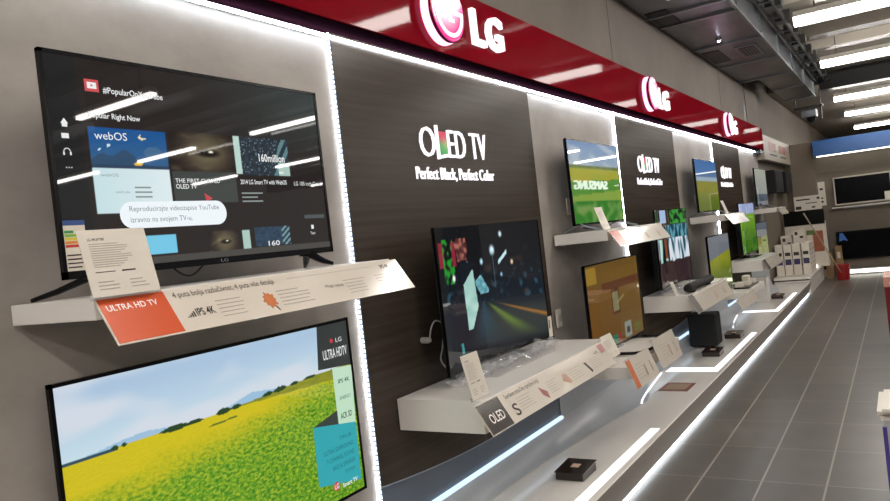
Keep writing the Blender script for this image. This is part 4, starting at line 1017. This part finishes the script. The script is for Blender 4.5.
for k, (dx, dy) in enumerate(((0, 0), (-0.015, 0.02), (0.01, -0.02))):
    obj('leaflet', MB().box(1.825+dx, 2.3+dx, 3.99+dy, 4.4+dy, 0.502+0.022*k, 0.518+0.022*k), M['paper'], t)
mb = MB(); pf_ = Pl((1.835, 3.999, 0), (0.5, 0, 0), (0, 0, 0.5)); pf_.lines(mb, .03, .45, .40, .47, 2, th=.35); pf_.rect(mb, .02, .4, .30, .306, 0, .001); obj('front_print', mb, M['ink'], t)

# ------------------------------------------------------------------ ceiling services
du = thing('air_duct', 'wide galvanised air duct running along the ceiling above the television wall', 'duct', (0.5, 6, 3.48))
obj('trunk', MB().box(0.10, 0.84, -2.8, 12.0, 3.485, 3.95), M['galv'], du, bevel=0.004)
obj('trunk_end', MB().box(0.36, 0.84, 12.0, 15.1, 3.485, 3.90), M['galv'], du, bevel=0.004)
for k, yy in enumerate((4.2, 5.6, 7.05, 7.5, 8.9, 10.3, 11.8, 13.3, 14.9)):
    x0 = 0.10 if yy < 12 else 0.36
    mb = MB(); mb.box(x0, 0.86, yy-0.02, yy+0.02, 3.462, 3.485); mb.box(0.84, 0.862, yy-0.02, yy+0.02, 3.462, 3.93); obj('flange', mb, M['chrome'], du)
obj('edge_rail', MB().box(0.838, 0.862, -2.8, 15.1, 3.468, 3.492), M['chrome'], du)
gr = obj('grille', MB().box(0.50, 0.74, 9.25, 9.95, 3.470, 3.484), M['chrome'], du)
obj('grille_mesh', MB().box(0.53, 0.71, 9.32, 9.88, 3.466, 3.471), M['galv_dark'], gr)
mb = MB()
for k in range(7): mb.box(0.53, 0.71, 9.36+0.08*k, 9.375+0.08*k, 3.462, 3.467)
for k in range(5): mb.box(0.545+0.035*k, 0.550+0.035*k, 9.32, 9.88, 3.462, 3.467)
obj('grille_bars', mb, M['chrome'], gr)
for k, (y0, y1) in enumerate(((6.9, 7.6), (9.2, 10.0))):
    obj('dark_hatch', MB().box(0.14, 0.34, y0, y1, 3.478, 3.4845), M['galv_dark'], du)
sp = thing('glint', 'tiny bright spotlight added as an LED reflection on the underside of the duct', 'glint', (0.45, 8.3, 3.46))
obj('housing', MB().lathe((0.46, 8.6, 3.455), [(0.03, 0), (0.035, 0.03)], 16), M['chrome'], sp); obj('glint_core', MB().lathe((0.46, 8.6, 3.448), [(0.012, 0), (0.016, 0.008)], 12), M['led'], sp)  # glowing disc and its collar stand in for an LED reflection in the metal
pn = thing('led_reflection', 'bluish glowing square added as an LED reflection in the duct underside at the top edge', 'LED reflection', (0.55, 6.5, 3.47))
obj('frame', MB().box(0.42, 0.70, 6.12, 6.62, 3.470, 3.4845), M['chrome'], pn); obj('diffuser', MB().box(0.44, 0.68, 6.15, 6.59, 3.466, 3.470), M['led_cove'], pn)  # frame and glowing face stand in for a bluish LED reflection in the metal
cm = thing('ceiling_bracket', 'dark bracket with a small projector hanging past the duct end', 'bracket', (0.75, 15.0, 3.1))
obj('crossbar', MB().box(0.45, 0.95, 15.2, 15.26, 3.30, 3.34), M['galv_dark'], cm)
obj('hanger', MB().box(0.90, 0.92, 15.2, 15.24, 3.08, 3.62), M['galv_dark'], cm); obj('hanger', MB().box(0.48, 0.50, 15.2, 15.24, 3.30, 3.62), M['galv_dark'], cm)
obj('projector', MB().box(0.58, 0.84, 15.1, 15.34, 3.12, 3.27), M['galv'], cm, bevel=0.02)
obj('dome', MB().lathe((0.74, 15.15, 3.02), [(0.03, 0), (0.07, 0.03), (0.08, 0.10)], 16), M['black'], cm)
obj('arm', MB().box(0.68, 0.72, 15.2, 15.24, 3.25, 3.31), M['galv_dark'], cm)
# dark cable ladder beside duct
cl = thing('cable_tray', 'dark ragged cable tray along the outer side of the duct', 'cable tray', (0.95, 6, 3.7))
mb = MB(); mb.box(0.88, 0.90, -2.8, 15.1, 3.72, 3.80); mb.box(1.02, 1.04, -2.8, 15.1, 3.72, 3.80); obj('rail', mb, M['galv_dark'], cl)
mb = MB(); y = -2.7
while y < 15: mb.box(0.88, 1.04, y, y+0.05, 3.72, 3.74); mb.box(0.93, 1.10, y+0.3, y+0.5, 3.74, 3.86); y += 0.8
obj('slats', mb, M['galv_dark'], cl, kind='stuff')

# fluorescent luminaires
rows = [-1.2, 2.1, 5.1, 8.75, 11.85, 16.3, 19.6, 23.8]
names = {8.75: 'nearest visible ceiling tube light at the upper right', 11.85: 'second ceiling tube light from the near end', 16.3: 'third ceiling tube light from the near end', 19.6: 'fourth ceiling tube light, above the blue band', 23.8: 'farthest ceiling tube light, just over the blue band'}
cols = [1.15, 5.05, 7.75, 10.35, 3.45]  # last column added behind the camera to brighten the shelf ends
for ci, x0 in enumerate(cols):
    for yy in ([-2.6]+rows if ci == 0 else [-2.6, -1.2, 2.0, 5.1, 7.8, 11.0, 14.9, 17.6, 20.8]):  # rearmost row also added behind the camera for extra brightness
        if ci == 3 and yy < 5: continue
        if ci == 4 and yy > -1: continue
        vis = ci == 0 and yy in names
        lab = names[yy] if vis else 'ceiling tube light of the aisle rows reflected in the screens, or added behind the camera for brightness'
        t = thing('tube_light', lab, 'ceiling light', (x0+0.7, yy, 3.5), None if vis else 'tube lights over the aisles')
        L_ = 1.4 if ci else 2.2
        x0 = 1.21 if (ci == 0 and yy < 12) else (1.08 if ci == 0 else x0)
        obj('diffuser', MB().box(x0, x0+L_, yy-(0.055 if ci == 0 else 0.035), yy+(0.055 if ci == 0 else 0.035), 3.46 if ci == 0 else 3.50, 3.54), M['tube'], t)
        obj('body', MB().box(x0, x0+L_, yy-0.06, yy+0.06, 3.54, 3.60), M['shelf'], t)
        mb = MB(); zu = 3.745 if yy > 15 else 3.855; mb.box(x0+0.2, x0+0.21, yy-0.005, yy+0.005, 3.6, zu); mb.box(x0+L_-0.21, x0+L_-0.2, yy-0.005, yy+0.005, 3.6, zu); obj('suspension', mb, M['galv_dark'], t)

# opposite display wall whose lettering is mirrored in the meadow screen
t = thing('opposite_display', 'dark blue display wall across the aisle with lit white SAMSUNG lettering', 'display wall', (4.15, 15.2, 0))
obj('wall_board', MB().box(4.0, 4.3, 13.6, 16.9, 0, 2.9), mat('navy_board', '#26344a', 0.5), t)
pS = Pl((3.999, 16.35, 2.38), (0, -1, 0), (0, 0, 1)); mb = MB(); text_mb(mb, pS, 'SAMSUNG', 0, 2.0, 0, 0.19, 0.0, 0.03); obj('lettering', mb, emat('white_sign_lit', (1, 1, 1), 4.5), t)
